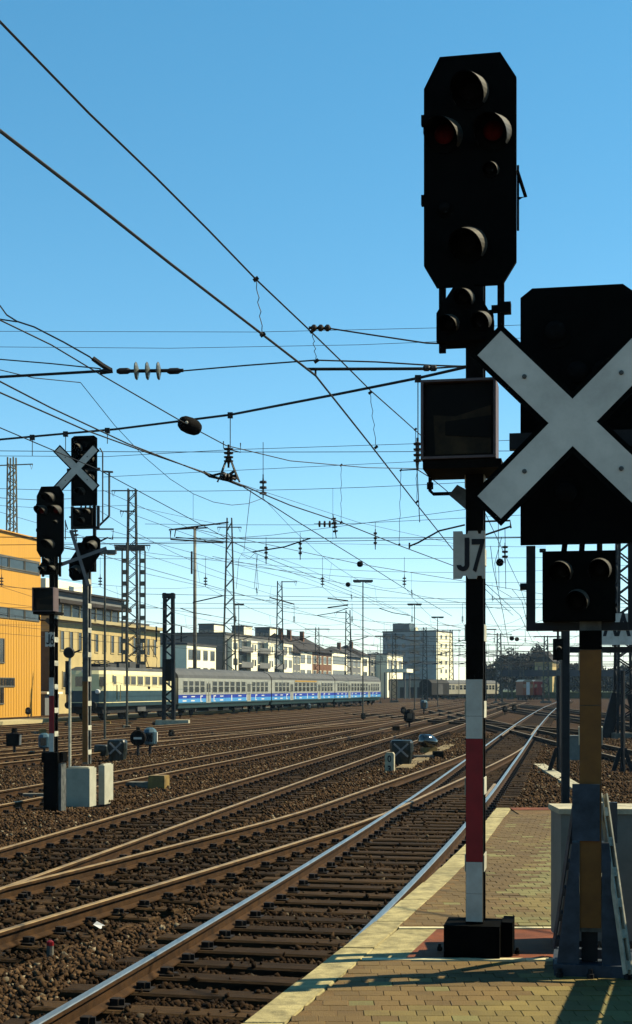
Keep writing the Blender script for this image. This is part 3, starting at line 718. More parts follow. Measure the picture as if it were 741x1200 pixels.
# cabinet behind the stand
t = thing('equipment_cabinet', 'grey metal cabinet with lid coloured as sunlit behind the blue-grey signal stand', 'cabinet', (1.90, 8.92, 0.6), 0)
b = MB(); b.box(-.39, .62, -.16, .22, .04, .82); b.build('cabinet_body', 'cabinet_grey', t)
MB().box(-.405, .635, -.175, .235, .822, .855).build('cabinet_lid', 'concrete', t)  # paler colour than the body paints the sunlit top
for x in (-.3, .5): MB().box(x - .05, x + .05, -.14, .2, 0, .0395).build('cabinet_foot', 'dark_steel', t)
MB().box(.11, .113, -.163, -.1602, .06, .80).build('door_gap', 'ink', t)
MB().box(.14, .155, -.18, -.161, .4, .5).build('door_handle', 'dark_steel', t)
# unseen railing added for its shadow strips: panelled below, two rails on top
t = thing('shadow_railing', 'unseen panelled railing with two top rails, added for its shadow by the signal stand', 'railing', (2.4, 7.8, 0.6), math.atan2(-.96, -.27))
for k in range(6): MB().box(-.2 + k * .5, .294 + k * .5, -.015, .015, .03, .835).build('panel', 'steel_blue', t)
for z0, z1 in ((.895, .937), (.975, 1.075)): MB().box(-.2, 2.8, -.02, .02, z0, z1).build('rail', 'steel_blue', t)
for k in range(4): MB().box(-.2 + k * .95, -.16 + k * .95, .021, .06, 0, 1.07).build('post', 'steel_blue', t)

# ------------------------------------------------------------------ trains
TD = Vector((0.239, 0.971, 0)); TN = Vector((0.971, -0.239, 0)); TRZ = math.atan2(TD.y, TD.x)     # local +x runs along the train, local -y faces the camera side
P0 = Vector((-10.5, 108.0, 0)) - TN * 1.42
def prism(prof, x0, x1, m=None, cap=True):            # prof: (y,z) outline, extruded along x
    k = len(prof); b = MB(); v = [(x0, y, z) for y, z in prof] + [(x1, y, z) for y, z in prof]
    f = [(i, (i + 1) % k, k + (i + 1) % k, k + i) for i in range(k)]
    if cap: f += [tuple(range(k))[::-1], tuple(range(k, 2 * k))]
    b.add(v, f, m); return b
def wheelset(parent, x, r, m='under_black'):
    for s in (-1, 1):
        o = MB().lathe((x, s * .70, r), (x, s * .84, r), [(0, r), (.25, r), (.3, r * .93), (.8, r * .9), (.85, r * .35), (1, r * .3)], 18).build('wheel', m, parent)
def bogie(t, cx, wb, r):
    o = MB()
    for s in (-1, 1):
        o.box(cx - wb / 2 - .5, cx + wb / 2 + .5, s * 1.0 - .08, s * 1.0 + .08, r - .05, r + .22)
        for e in (-1, 1): o.box(cx + e * wb / 2 - .2, cx + e * wb / 2 + .2, s * 1.0 - .14, s * 1.0 + .14, r - .2, r + .2)
    o.box(cx - .3, cx + .3, -.92, .92, r, r + .3)
    o = o.build('bogie', 'under_black', t)
    for e in (-1, 1): wheelset(o, cx + e * wb / 2, r)
SIDE = 1.42
roofp = [(-SIDE, 2.95), (-SIDE + .06, 3.2), (-1.1, 3.48), (-.65, 3.68), (0, 3.76), (.65, 3.68), (1.1, 3.48), (SIDE - .06, 3.2), (SIDE, 2.95)]
def pane_set(t, x, w, z0, z1, y, glass='train_glass', frame='coach_silver', split=True):
    o = MB(); o.box(x - w / 2 - .05, x + w / 2 + .05, y - .022, y - .001, z0 - .05, z1 + .05); o = o.build('window', frame, t)
    if split:
        zm = z0 + (z1 - z0) * .55
        MB().box(x - w / 2, x + w / 2, y - .03, y - .0225, z0, zm - .03).build('pane', glass, o)
        MB().box(x - w / 2, x + w / 2, y - .03, y - .0225, zm + .03, z1).build('pane', glass, o)
    else: MB().box(x - w / 2, x + w / 2, y - .03, y - .0225, z0, z1).build('pane', glass, o)
def coach(loc, rz, label, yellow=False, L=26.1, plain=False):
    t = thing('passenger_coach', label, 'coach', loc, rz, 'coaches of the blue striped train' if not plain else None)
    h = L / 2
    body = [(-SIDE, .95), (SIDE, .95), (SIDE, 2.95), (-SIDE, 2.95)]
    prism(body, -h, h).build('body_shell', 'coach_cream' if plain else 'coach_silver', t)
    prism(roofp + [(SIDE - .01, 2.952), (-SIDE + .01, 2.952)][:0], -h - .02, h + .02).build('roof', 'coach_roof', t)
    prism([(-1.25, .62), (1.25, .62), (SIDE - .05, .949), (-SIDE + .05, .949)], -h + .3, h - .3).build('skirt', 'stripe_teal' if not plain else 'under_black', t)
    for y in (-1,):
        if not plain:
            MB().box(-h + .01, h - .01, -SIDE - .008, -SIDE - .0005, .952, 1.06).build('stripe', 'stripe_teal', t)
            MB().box(-h + .01, h - .01, -SIDE - .008, -SIDE - .0005, 1.062, 1.36).build('stripe', 'stripe_light', t)
            MB().box(-h + .01, h - .01, -SIDE - .008, -SIDE - .0005, 1.362, 1.66).build('stripe', 'stripe_blue', t)
            if yellow: MB().box(-4.5, 4.5, -SIDE - .03, -SIDE - .0005, 2.80, 2.93).build('first_class_line', 'stripe_yellow', t)
    # doors and windows
    dx = (-h * .44, h * .44)
    for x in dx:
        d = MB(); d.box(x - .62, x + .62, -SIDE - .02, -SIDE - .009, 1.0, 2.75); d = d.build('door', 'coach_silver' if not plain else 'coach_cream', t)
        for s in (-.3, .3): MB().box(x + s - .17, x + s + .17, -SIDE - .028, -SIDE - .0205, 1.85, 2.55).build('pane', 'train_glass', d)
        MB().box(x - .03, x + .03, -SIDE - .032, -SIDE - .0205, 1.1, 2.7).build('door_post', 'under_black', d)
    xs = []
    for a, c, n in ((-h + .9, dx[0] - .85, 4), (dx[0] + .85, dx[1] - .85, 6), (dx[1] + .85, h - .9, 4)):
        w = (c - a) / n
        for i in range(n): xs.append((a + w * (i + .5), w * .68))
    for x, w in xs: pane_set(t, x, w, 1.86, 2.72, -SIDE)
    # white marks painted on the stripes
    if not plain:
        for x, kk in ((-11.6, 0), (-9.6, 0), (-7.6, 1), (-4.2, 1), (-2.2, 0), (.6, 2), (3.0, 0), (5.2, 1), (8.0, 1), (10.3, 0)):
            b = MB()
            if kk == 0: b.box(x - .45, x + .45, -SIDE - .011, -SIDE - .0085, 1.47, 1.55); b.box(x - .5, x + .4, -SIDE - .011, -SIDE - .0085, 1.14, 1.24)
            elif kk == 1: b.box(x - .2, x - .02, -SIDE - .011, -SIDE - .0085, 1.1, 1.6); b.box(x, x + .4, -SIDE - .011, -SIDE - .0085, 1.5, 1.6); b.box(x, x + .3, -SIDE - .011, -SIDE - .0085, 1.09, 1.16)
            else: b.box(x - .12, x + .12, -SIDE - .011, -SIDE - .0085, 1.1, 1.6)
            b.build('painted_mark', 'paint_white', t)
    for e in (-1, 1): bogie(t, e * h * .72, 2.5, .475)
    for x, w in ((-3.5, 2.4), (0, 1.6), (3.6, 2.2)): MB().box(x - w / 2, x + w / 2, -1.1, 1.1, .3, .619).build('underfloor_box', 'under_black', t)
    # gangway ends
    for s in (-1, 1): MB().box(*sorted((s * h + s * .021, s * h + s * .3)), -.5, .5, 1.0, 3.2).build('gangway', 'under_black', t)
    for s in (-1, 1): MB().tube([(s * (h + .025), yy, zz) for yy, zz in [(-SIDE + .03, 1.0)] + [(a * .985, c) for a, c in roofp] + [(SIDE - .03, 1.0)]], .03, 5).build('end_rim', 'under_black', t)
    return t
labs = ['silver coach with blue stripes coupled behind the cream and blue locomotive',
        'silver coach with blue stripes and a yellow line above its windows',
        'last silver coach with blue stripes, at the tail of the train']
for k in range(3):
    c = P0 + TD * (13.2 + 26.4 * k); coach((c.x, c.y, 0), TRZ, labs[k], yellow=(k == 1))
c = P(541, 806, 285); coach((c.x + 1, c.y + 4, 0), math.atan2(.83, .56), 'cream coach standing below the tall apartment block', plain=True)
# dark end van in front of the cream coach
c = P(507, 806, 262); t = thing('goods_van', 'dark closed goods van at the end of the cream coach', 'goods van', (c.x, c.y, 0), math.atan2(.83, .56))
prism([(-1.3, .9), (1.3, .9), (1.3, 3.1), (.8, 3.6), (0, 3.75), (-.8, 3.6), (-1.3, 3.1)], -2.6, 4).build('van_body', 'under_black', t)
for x in (-1.5, 2.8): wheelset(t, x, .46)
MB().box(-.2, 1.6, -1.33, -1.302, 1.0, 2.9).build('sliding_door', 'roof_grey', t)

def loco():
    c = P0 + TD * (-7.55); t = thing('electric_locomotive', 'cream and blue electric locomotive hauling the striped coaches', 'locomotive', (c.x, c.y, 0), TRZ)
    L = 7.15; y0 = 1.48
    def ring(x, ins, z0, z1): return [(x, s * (y0 - ins), z) for s in (-1, 1) for z in (z0, z1)]
    # rounded-end plan outline
    plan = []
    for s in (1, -1):
        pts = [(L - .75, 1), (L - .35, .93), (L - .1, .72), (L, .4)]
        if s == 1: plan += [(x, -k * y0) for x, k in pts] + [(x, k * y0) for x, k in pts[::-1]]
        else: plan += [(-x, k * y0) for x, k in pts] + [(-x, -k * y0) for x, k in pts[::-1]]
    k = len(plan)
    def band(za, zb, m, name, i0=1.0, i1=1.0, cap=False):
        b = MB(); v = [(x * (1 - (1 - i0) * .3), y * i0, za) for x, y in plan] + [(x * (1 - (1 - i1) * .3), y * i1, zb) for x, y in plan]
        f = [(i, (i + 1) % k, k + (i + 1) % k, k + i) for i in range(k)] + [tuple(range(k, 2 * k)), tuple(range(k))[::-1]]
        b.add(v, f); return b.build(name, m, t)
    band(.95, 1.2, 'loco_blue', 'lower_body', .97, 1); band(1.2015, 1.245, 'loco_cream', 'trim_line', 1.003, 1.003); band(1.2465, 2.0, 'loco_blue', 'lower_body', 1, 1)
    band(2.0015, 3.1, 'loco_cream', 'upper_body', 1, .99); band(3.1015, 3.35, 'loco_cream', 'upper_body', .99, .93)
    band(3.3515, 3.6, 'loco_roof', 'roof', .93, .7)
    for x, w in ((-5.35, .5), ): pane_set(t, x, w, 2.45, 3.0, -y0, frame='loco_cream', split=False)
    d = MB().box(-5.0, -4.35, -y0 - .018, -y0 - .001, 1.3, 3.0).build('cab_door', 'loco_cream', t)
    MB().box(-4.98, -4.37, -y0 - .02, -y0 - .0182, 1.3, 1.98).build('door_lower', 'loco_blue', d)
    for s in (-4.98, -4.37): MB().tube([(s, -y0 - .05, 1.4), (s, -y0 - .05, 2.4)], .02, 5).build('handrail', 'under_black', d)
    for x, w in ((-3.1, 1.0), (-1.9, .9), (-.55, 1.0), (.9, 1.0), (2.35, 1.0), (3.7, .9), (5.4, .5)): pane_set(t, x, w, 2.42, 3.0, -y0, frame='loco_cream', split=False)
    MB().poly([(1.2 - .2, 2.1), (1.2 + .2, 2.1), (1.2 + .25, 2.3), (1.2 - .25, 2.3)], -y0 - .012, -y0 - .001).build('emblem', 'under_black', t)
    # cab end windows and lamps
    for s in (-1, 1):
        MB().box(-L - .02, -L + .01, *sorted((s * .08, s * .56)), 2.3, 2.95).build('cab_window', 'train_glass', t)
        b = MB(); a, c2 = Vector((-L + .08, s * .76 * y0, 2.3)), Vector((-L + .28, s * .92 * y0, 2.3))
        nn = Vector((-.62, s * .78, 0)) * .03
        b.add([a + nn, c2 + nn, c2 + nn + Vector((0, 0, .62)), a + nn + Vector((0, 0, .62)), a - nn, c2 - nn, c2 - nn + Vector((0, 0, .62)), a - nn + Vector((0, 0, .62))],
              [(0, 1, 2, 3), (7, 6, 5, 4), (0, 4, 5, 1), (1, 5, 6, 2), (2, 6, 7, 3), (3, 7, 4, 0)]); b.build('cab_window', 'train_glass', t)
        MB().lathe((-L + .12, s * 1.0, 1.95), (-L - .1, s * 1.02, 1.95), [(0, .16), (.8, .16), (1, .12)], 12).build('headlight', 'paint_white', t)
        MB().lathe((-L, s * .88, 1.05), (-L - .5, s * .88, 1.05), [(0, .09), (.7, .09), (.75, .24), (1, .24)], 12).build('buffer', 'under_black', t)
    MB().lathe((-L + .3, 0, 3.3), (-L + .02, 0, 3.3), [(0, .16), (.8, .16), (1, .12)], 12).build('headlight', 'paint_white', t)
    MB().box(-L + .4, L - .4, -1.2, 1.2, .5, .948).build('underframe', 'under_black', t)
    MB().box(-.7, .9, -1.35, -1.21, .55, .93).build('battery_box', 'roof_grey', t)
    for e in (-1, 1): bogie(t, e * 3.9, 3.2, .6)
    # roof gear
    for x, w, h in ((-3.6, 1.6, .25), (-1.6, 1.4, .3), (.3, 1.2, .45), (2.3, 1.3, .28)): MB().box(x - w / 2, x + w / 2, -.6, .6, 3.6, 3.6 + h).build('roof_equipment', 'loco_roof', t)
    for x in (-4.8, 4.6):
        o = MB().box(x - .9, x + .9, -.6, .6, 3.66, 3.74).build('pantograph', 'under_black', t)
        up = x > 0
        hh = 1.5 if up else .3
        for s in (-.5, .5):
            for e in (-1, 1):
                MB().tube([(x + e * .8, s, 3.72), (x + e * (1.2 if up else 1.6), s * .8, 3.72 + hh * .45), (x + e * .15, s * .6, 3.72 + hh)], .025, 5).build('pantograph_arm', 'under_black', o)
        MB().tube([(x, -.9, 3.66 + hh), (x, -.6, 3.74 + hh), (x, .6, 3.74 + hh), (x, .9, 3.66 + hh)], .035, 5).build('contact_strip', 'under_black', o)
    MB().tube([(-4, .4, 3.95), (4.4, .4, 3.95)], .03, 5).build('roof_conductor', 'under_black', t)
    return t
loco()

# ------------------------------------------------------------------ buildings
def block(name, label, cat, p0, direction, L, D, H, wall, z0=-0.27, flat='roof_grey', parapet=0.25, side_wall=None):
    # facade runs from p0 along direction; local +x along the facade, local -y is its outside
    d = Vector((direction[0], direction[1], 0)).normalized()
    t = thing(name, label, cat, (p0[0], p0[1], z0), math.atan2(d.y, d.x))
    b = MB(); b.box(0, L, 0, D, 0, H); b.build('wall', wall, t)
    if flat: MB().box(-.15, L + .15, -.15, D + .15, H + .003, H + parapet).build('roof', flat, t)
    return t
WM = {}
def win(t, x, z, w, h, glass='window_glass', frame='wall_grey', face='front', D=0, L=0):
    key = (round(w, 3), round(h, 3), glass, frame)
    if key not in WM:
        fr = MB()
        for a in ((-w / 2 - .07, -w / 2, 0, h), (w / 2, w / 2 + .07, 0, h), (-w / 2 - .07, w / 2 + .07, h, h + .07), (-w / 2 - .12, w / 2 + .12, -.1, 0)):
            fr.box(a[0], a[1], -.07, -.002, a[2], a[3])
        pn = MB(); pn.box(-w / 2, w / 2, -.025, -.002, 0, h)
        WM[key] = (fr.mesh('window', frame), pn.mesh('pane', glass))
    fm, pm_ = WM[key]
    o = link('window', fm, t)
    if face == 'front': o.location = (x, 0, z)
    elif face == 'near': o.location = (0, x, z); o.rotation_euler = (0, 0, -R(90))
    elif face == 'far': o.location = (L, x, z); o.rotation_euler = (0, 0, R(90))
    p = link('pane', pm_, o)
    return o
SD = (0.24, 0.97)
# big yellow building on the left
t = block('yellow_building', 'large yellow clad building with dark window bands at the left', 'building', (-32.2, 92.5), SD, 33.4, 20, 15.4, 'clad_yellow', parapet=.15, flat='clad_yellow')
for k in range(11):
    for zz in (12.55, 8.35):
        w = win(t, 1.6 + k * 3.0, zz, 2.7, .75, 'window_blue' if k % 4 else 'window_glass', 'band_grey')
    MB().box(.1 + k * 3.0, 3.08 + k * 3.0, -.06, -.002, 13.36, 13.5).build('band_panel', 'band_grey', t)
    MB().box(.1 + k * 3.0, 3.08 + k * 3.0, -.05, -.002, 12.3, 12.42).build('band_panel', 'band_grey', t)
for x, z, w, h in ((25.0, 4.6, 2.4, 1.9), (26.0, 2.65, 4.2, .6), (25.0, 1.2, 2.2, 1.3), (17, 4.6, 2.4, 1.9), (17, 1.2, 2.2, 1.9)): win(t, x, z, w, h, 'window_glass', 'band_grey')
for k in range(66): MB().box(.05 + k * .5, .09 + k * .5, -.025, -.002, .1, 8.1).build('cladding_rib', 'clad_yellow', t)
# beige building with glazed upper storey
t = block('beige_building', 'long beige building with narrow windows and a glazed flat-roofed top storey', 'building', (-24.6, 134.0), SD, 28.6, 16, 8.9, 'wall_beige', flat=None)
for k in range(13): win(t, 1.6 + k * 2.1, 6.1, .75, 1.75, 'window_glass', 'wall_beige')
for k in range(7): win(t, 2.4 + k * 3.9, 2.5, 1.4, 1.5, 'window_glass', 'wall_beige')
MB().box(-.35, 28.9, -.6, 16.2, 8.903, 9.25).build('ledge', 'ledge', t)
MB().box(.5, 17.2, .4, 14, 9.253, 10.5).build('glazed_storey', 'window_blue', t)
for k in range(9): MB().box(.5 + k * 2.05, .62 + k * 2.05, .3, .398, 9.253, 10.5).build('mullion', 'wall_white', t)
MB().box(-.4, 18, -.7, 15, 10.503, 10.85).build('canopy', 'roof_dark', t)
MB().box(.0, 17.4, -.1, 14.6, 10.853, 11.6).build('parapet', 'wall_grey', t)
MB().box(-.3, 17.8, -.5, 14.9, 11.603, 11.8).build('roof', 'roof_dark', t)
MB().box(18.2, 28.4, 1.2, 15, 9.253, 9.7).build('roof', 'roof_grey', t)
o = MB().box(4.5, 16, 3, 9, 11.803, 13.2).build('penthouse', 'wall_white', t)
for x in (6, 10): MB().box(x, x + 1.2, 2.96, 2.998, 12.2, 12.8).build('pane', 'window_glass', o)
MB().box(-.03, -.002, .6, 3.5, .5, 7.8).build('painted_shade_end', 'wall_brown', t)  # brown sheet painting the shade on the near end wall
t = thing('lineside_shed', 'small pale shed between the yellow and beige buildings', 'shed', (-24.3, 127.5, -.27), math.atan2(.97, .24))
MB().box(0, 3, 0, 3, 0, 1.9).build('wall', 'wall_grey', t); MB().box(-.2, 3.2, -.3, 3.2, 1.903, 2.1).build('roof', 'wall_white', t); MB().box(1, 1.9, -.03, -.002, .05, 1.7).build('door', 'roof_dark', t)
# pale platform in front of them
ys_ = np.linspace(70, 175, 10)
strip('far_platform', [(float(ft(y)) - 4.6, y) for y in ys_] + [(float(ft(y)) - 2.4, y) for y in ys_[::-1]], 'ledge', -.3, .12)

# houses in a row along a street beyond the train
def on_street(px, off=0.0):
    k = (px - 370.5) / F; x0, y0 = -19.8 - off * .97, 220 + off * .24
    tt = (k * y0 - x0) / (.24 - k * .97); return Vector((x0 + .24 * tt, y0 + .97 * tt, 0)), tt
def house(name, label, px0, px1, ytop, wall, storeys, cols, roof, D=9, off=0.0, hip=None, wsize=.55, ground=-0.27, yref=None):
    a, t0 = on_street(px0, off); c, t1 = on_street(px1, off); L = t1 - t0
    H = 2.2 - ground + (806 - ytop) / F * (a.y + c.y) / 2
    t = block(name, label, 'building', (a.x, a.y), SD, L, D, H, wall, ground, None if hip else roof, .3)
    sh = (H - .8) / storeys
    for s in range(storeys):
        for k in range(cols):
            win(t, L * (k + .5) / cols, .8 + s * sh + sh * .22, L / cols * wsize, sh * .5, 'window_glass', 'wall_white' if wall != 'wall_white' else 'wall_grey')
    if hip:
        b = MB(); e = .5; z = H + .003
        v = [(-e, -e, z), (L + e, -e, z), (L + e, D + e, z), (-e, D + e, z), (D * .35, D / 2, z + hip), (L - D * .35, D / 2, z + hip)]
        b.add(v, [(0, 1, 5, 4), (1, 2, 5), (2, 3, 4, 5), (3, 0, 4), (3, 2, 1, 0)]); r = b.build('roof', roof, t)
        for q in range(max(1, int(L / 9))): MB().box(L * .3 + q * 6, L * .3 + q * 6 + .9, D * .3, D * .3 + .8, z + hip * .3, z + hip + .9).build('chimney', 'wall_brick', r)
    return t, L, H
house('white_house', 'white house with four upper windows behind the first striped coach', 219, 253, 757, 'wall_white', 3, 4, 'roof_grey', hip=None)
t, L, H = house('apartment_block', 'white and grey apartment block with dark balconies behind the first coach', 264, 327, 747, 'wall_grey', 4, 6, 'roof_grey', D=12)
for s in range(4):
    for k in range(3):
        bx_ = L * (.06 + k * .33); zb_ = .6 + s * (H - .8) / 4
        o = MB().box(bx_ + 3.2, bx_ + L * .3, -1.3, -.08, zb_, zb_ + .12).build('balcony', 'wall_grey', t)
        MB().box(bx_ + 3.2, bx_ + L * .3, -1.34, -1.302, zb_ + .1, zb_ + 1.0).build('balcony_front', 'wall_brown' if s == 1 else 'wall_grey', o)
        MB().box(bx_ + 3.4, bx_ + L * .29, -.06, -.003, zb_ + .2, zb_ + 2.0).build('balcony_recess', 'window_glass', o)
        o = MB().box(bx_ - 1.0, bx_ + 3.0, -.9, -.08, zb_ - .5, zb_ + (H - .8) / 4 - .55).build('bay', 'wall_white', t)
        for q in (0, 1.5): MB().box(bx_ - .4 + q, bx_ + .6 + q, -.94, -.903, zb_ + .4, zb_ + 1.5).build('pane', 'window_glass', o)
def rooftop(px0, px1, y0, y1, m, label, off=14):
    a, t0 = on_street(px0, off); c, t1 = on_street(px1, off); Y = a.y
    z1 = 2.2 + (806 - y0) / F * Y
    t = block('stair_tower', label, 'building', (a.x, a.y), (math.cos(R(-18)), math.sin(R(-18))), (px1 - px0) / F * Y * .72, 5, z1 + .27, m, parapet=.2)
    w = (px1 - px0) / F * Y * .72
    MB().box(w + .002, w + .05, .2, 4.8, z1 - 2.6, z1 + .2).build('painted_sun_side', 'wall_white', t)  # white sheet painting sunlight on one side of the grey block
    for k in range(3): win(t, w * (k + .5) / 3, z1 - 1.6, .9, .8)
rooftop(233, 259, 732, 747, 'wall_grey', 'grey block with end coloured as sunlit rising behind the white house')
rooftop(272, 292, 734, 747, 'wall_grey', 'narrow grey block with end coloured as sunlit behind the balcony apartments')
rooftop(299, 324, 736, 747, 'wall_grey', 'wide grey block with end coloured as sunlit behind the balcony apartments')
house('white_house', 'narrow white house with two window columns beside the balcony block', 332, 343, 754, 'wall_white', 4, 2, 'roof_grey')
house('grey_house', 'dark roofed grey house between two white houses', 343, 352, 765, 'wall_grey', 3, 2, 'roof_dark', hip=4)
house('white_house', 'white framed house with large windows beside the brick house', 351, 366, 763, 'wall_white', 3, 2, 'roof_dark', hip=3.4, wsize=.62)
house('brick_house', 'red brick house with long dark hipped roof behind the second coach', 366, 389, 765, 'wall_brick', 3, 4, 'roof_dark', hip=3.6, D=11)
house('white_house', 'white building with horizontal window bands beside the brick house', 389, 407, 765, 'wall_white', 3, 1, 'roof_grey', wsize=.85)
house('grey_house', 'low grey house with pale window frames behind the third coach', 407, 423, 770, 'wall_grey', 3, 3, 'roof_grey', hip=2.5)
house('white_house', 'tall narrow pale house behind the third coach', 423, 432, 768, 'wall_white', 3, 1, 'roof_dark', hip=2.5)
house('grey_house', 'grey house with two pale gables beside the tall apartment block', 434, 446, 769, 'wall_grey', 3, 3, 'roof_grey')
t, L, H = house('shop_building', 'white flat building with a big signboard before the tall apartment block', 454, 472, 768, 'wall_white', 2, 3, 'roof_grey', off=-3, D=5)
a = P(447, 788, 305); t = thing('fuel_canopy', 'flat pale canopy on posts beyond the tail of the train', 'canopy', (a.x, a.y, -.27), math.atan2(-.3, 1))
hz = 2.2 + .27 + (806 - 788) / F * 305
MB().box(0, 5.6, 0, 6, hz, hz + .75).build('canopy_roof', 'wall_white', t)
for x in (.6, 5.0):
    for y in (.6, 5.2): MB().box(x - .12, x + .12, y - .12, y + .12, 0, hz - .002).build('post', 'wall_grey', t)
a = P(466, 806, 330); t = block('low_shed', 'long low cream shed with dark doors beyond the tail of the train', 'building', (a.x, 330), (1, .25), 8.6, 6, 4.2, 'coach_cream', parapet=.3)
for k in range(4): MB().box(.6 + k * 2.1, 1.9 + k * 2.1, -.04, -.002, .1, 2.6).build('shed_door', 'roof_dark', t)
# tall apartment block
al = R(27); cx, cy_ = 40.5, 480.0; L = 19.7
pA = (cx - math.cos(al) * L, cy_ + math.sin(al) * L)
t = block('apartment_tower', 'tall grey apartment block with sunlit cream end wall', 'building', pA, (math.cos(al), -math.sin(al)), L, 15, 21.5, 'wall_pale', parapet=.4)
MB().box(L + .002, L + .2, .05, 14.95, .2, 21.3).build('painted_sun_end', 'wall_white', t)  # white sheet paints the sunlit end brighter than the other walls
for s in range(7):
    z = 1.4 + s * 2.9
    for x in (2.4, 5.0, 7.8): win(t, x, z + .3, 1.2, 1.3)
    o = MB().box(9.6, 14.2, -.9, -.08, z - .2, z - .05).build('balcony', 'wall_grey', t); MB().box(9.6, 14.2, -.95, -.902, z - .05, z + .9).build('balcony_front', 'wall_pale', o); MB().box(10, 13.8, -.07, -.003, z + .0, z + 1.9).build('balcony_recess', 'window_glass', o)
    for y in (4.2, 8.6): win(t, y, z + .3, 1.5, 1.3, face='far', L=L + .2, frame='wall_white')
MB().box(2.4, 8.6, 3, 8, 21.903, 24.6).build('plant_room', 'window_blue', t)
MB().box(9.2, 11, 3, 5, 21.903, 23.2).build('lift_house', 'wall_white', t)
# low walls and distant edge of the yard
strip('embankment', [(30, 330), (160, 300), (260, 600), (30, 600)], 'grass', -.3, 1.2)
t = thing('road_bridge', 'dark steel road bridge crossing the far end of the yard', 'bridge', (P(586, 790, 300).x, 300, -.27), R(-3))
MB().box(0, 46, 0, 7, 4.9, 6.0).build('bridge_girder', 'bridge_steel', t); MB().box(-.2, 46.2, -.2, 7.2, 6.003, 6.2).build('bridge_deck', 'bridge_steel', t)
for x in (8, 20, 33, 44): MB().box(x, x + .8, 1, 6, 0, 4.897).build('bridge_pier', 'concrete_dark', t)
for k in range(24): MB().bar((k * 2, 0, 6.2), (k * 2, 0, 7.2), .08, .08).build('railing_post', 'bridge_steel', t)
MB().bar((0, 0, 7.2), (46, 0, 7.2), .08, .08).build('railing', 'bridge_steel', t)
a = P(627, 770, 340); t = block('gabled_house', 'pale gabled house among the dark trees', 'building', (a.x, a.y), (1, -.35), 4.2, 9, 8.6, 'wall_beige', flat=None)
b = MB(); b.add([(-.3, -.3, 8.603), (4.5, -.3, 8.603), (4.5, 9.3, 8.603), (-.3, 9.3, 8.603), (2.1, -.3, 11.2), (2.1, 9.3, 11.2)], [(0, 1, 4), (1, 2, 5, 4), (2, 3, 5), (3, 0, 4, 5), (3, 2, 1, 0)]); b.build('roof', 'roof_dark', t)
for z in (3.4, 6.2):
    for x in (1.2, 3.0): win(t, x, z, .8, 1.3)
# far vehicles at the end of the line
def wagon(px, Y, w, h, m, label, name, cat, rz=0.0):
    a = P(px, 806, Y); t = thing(name, label, cat, (a.x, a.y, 0), rz)
    MB().box(-w / 2, w / 2, 0, 9, .9, h).build('body_shell', m, t)
    prism([(-w / 2 - .05, h + .003), (w / 2 + .05, h + .003), (w * .3, h + .35), (-w * .3, h + .35)], 0, 9.1).build('roof', 'coach_cream', t).rotation_euler = (0, 0, 0)
    r = t.children[-1]; r.rotation_euler = (0, 0, R(90))
    for y in (1.5, 7.0):
        for s in (-1, 1): MB().lathe((s * .66, y, .46), (s * .8, y, .46), [(0, .46), (1, .42)], 14).build('wheel', 'under_black', t)
    MB().box(-w / 2 + .1, w / 2 - .1, .1, 8.9, .55, .898).build('underframe', 'under_black', t)
    for s in (-1, 1): MB().box(s * .6 - .25, s * .6 + .25, -.04, -.002, h - 1.1, h - .45).build('end_window', 'train_glass', t)
    return t
t = wagon(619, 250, 1.75, 3.3, 'wagon_orange', 'orange and white van standing at the end of the line', 'track_van', 'wagon')
MB().box(-.3, .3, -.03, -.002, .95, 3.2).build('white_stripe', 'paint_white', t)
t = wagon(632, 255, 1.9, 3.3, 'loco_red', 'small red shunting locomotive beside the orange van', 'shunting_locomotive', 'locomotive')
MB().box(-.5, .5, -1.6, -.002, .9, 2.3).build('bonnet', 'loco_red', t)
# ------------------------------------------------------------------ far trees
def tree(px, ybase, Y, h, w, label, m='foliage', seed=0, dens=1.0):
    r = np.random.default_rng(seed); a = P(px, ybase, Y)
    t = thing('tree', label, 'tree', (a.x, Y, -.27), 0, 'dark trees beyond the bridge')
    b = MB(); b.tube([(0, 0, 0), (.1, 0, h * .35), (0, .1, h * .7)], .28, 7, r2=.08)
    for k in range(9):
        an = r.random() * 6.28; z = h * (.3 + .4 * r.random()); b.tube([(0, 0, z), (math.cos(an) * w * .2, math.sin(an) * w * .2, z + h * .12), (math.cos(an) * w * .42, math.sin(an) * w * .42, z + h * .2)], .09, 4, r2=.02)
    b.build('trunk', 'bark', t)
    n = int(5200 * dens); cl = r.normal(size=(26, 3)); cl /= np.linalg.norm(cl, axis=1)[:, None]; cl *= (r.random((26, 1)) ** .45)
    cl = cl * np.array([w * .42, w * .42, h * .36]) + np.array([0, 0, h * .56])
    c = cl[r.integers(0, 26, n)] + r.normal(0, 1, (n, 3)) * np.array([w * .09, w * .09, h * .07])
    u = r.normal(size=(n, 3)); vv = r.normal(size=(n, 3)); s = (.22 + .28 * r.random((n, 1)))
    u = u / np.linalg.norm(u, axis=1)[:, None] * s; vv = vv / np.linalg.norm(vv, axis=1)[:, None] * s
    V = np.stack([c - u, c + vv, c + u, c - vv], 1).reshape(-1, 3)
    me = bpy.data.meshes.new('crown'); me.from_pydata(V.tolist(), [], [(4 * i, 4 * i + 1, 4 * i + 2, 4 * i + 3) for i in range(n)]); me.materials.append(M[m])
    link('crown', me, t)
    return t
TL = ['bare brown tree beside the cream coach', 'dark rounded tree left of the gabled house, next to the bridge', 'broad dark tree tallest beside the gabled house', 'dark tree behind the road bridge piers']
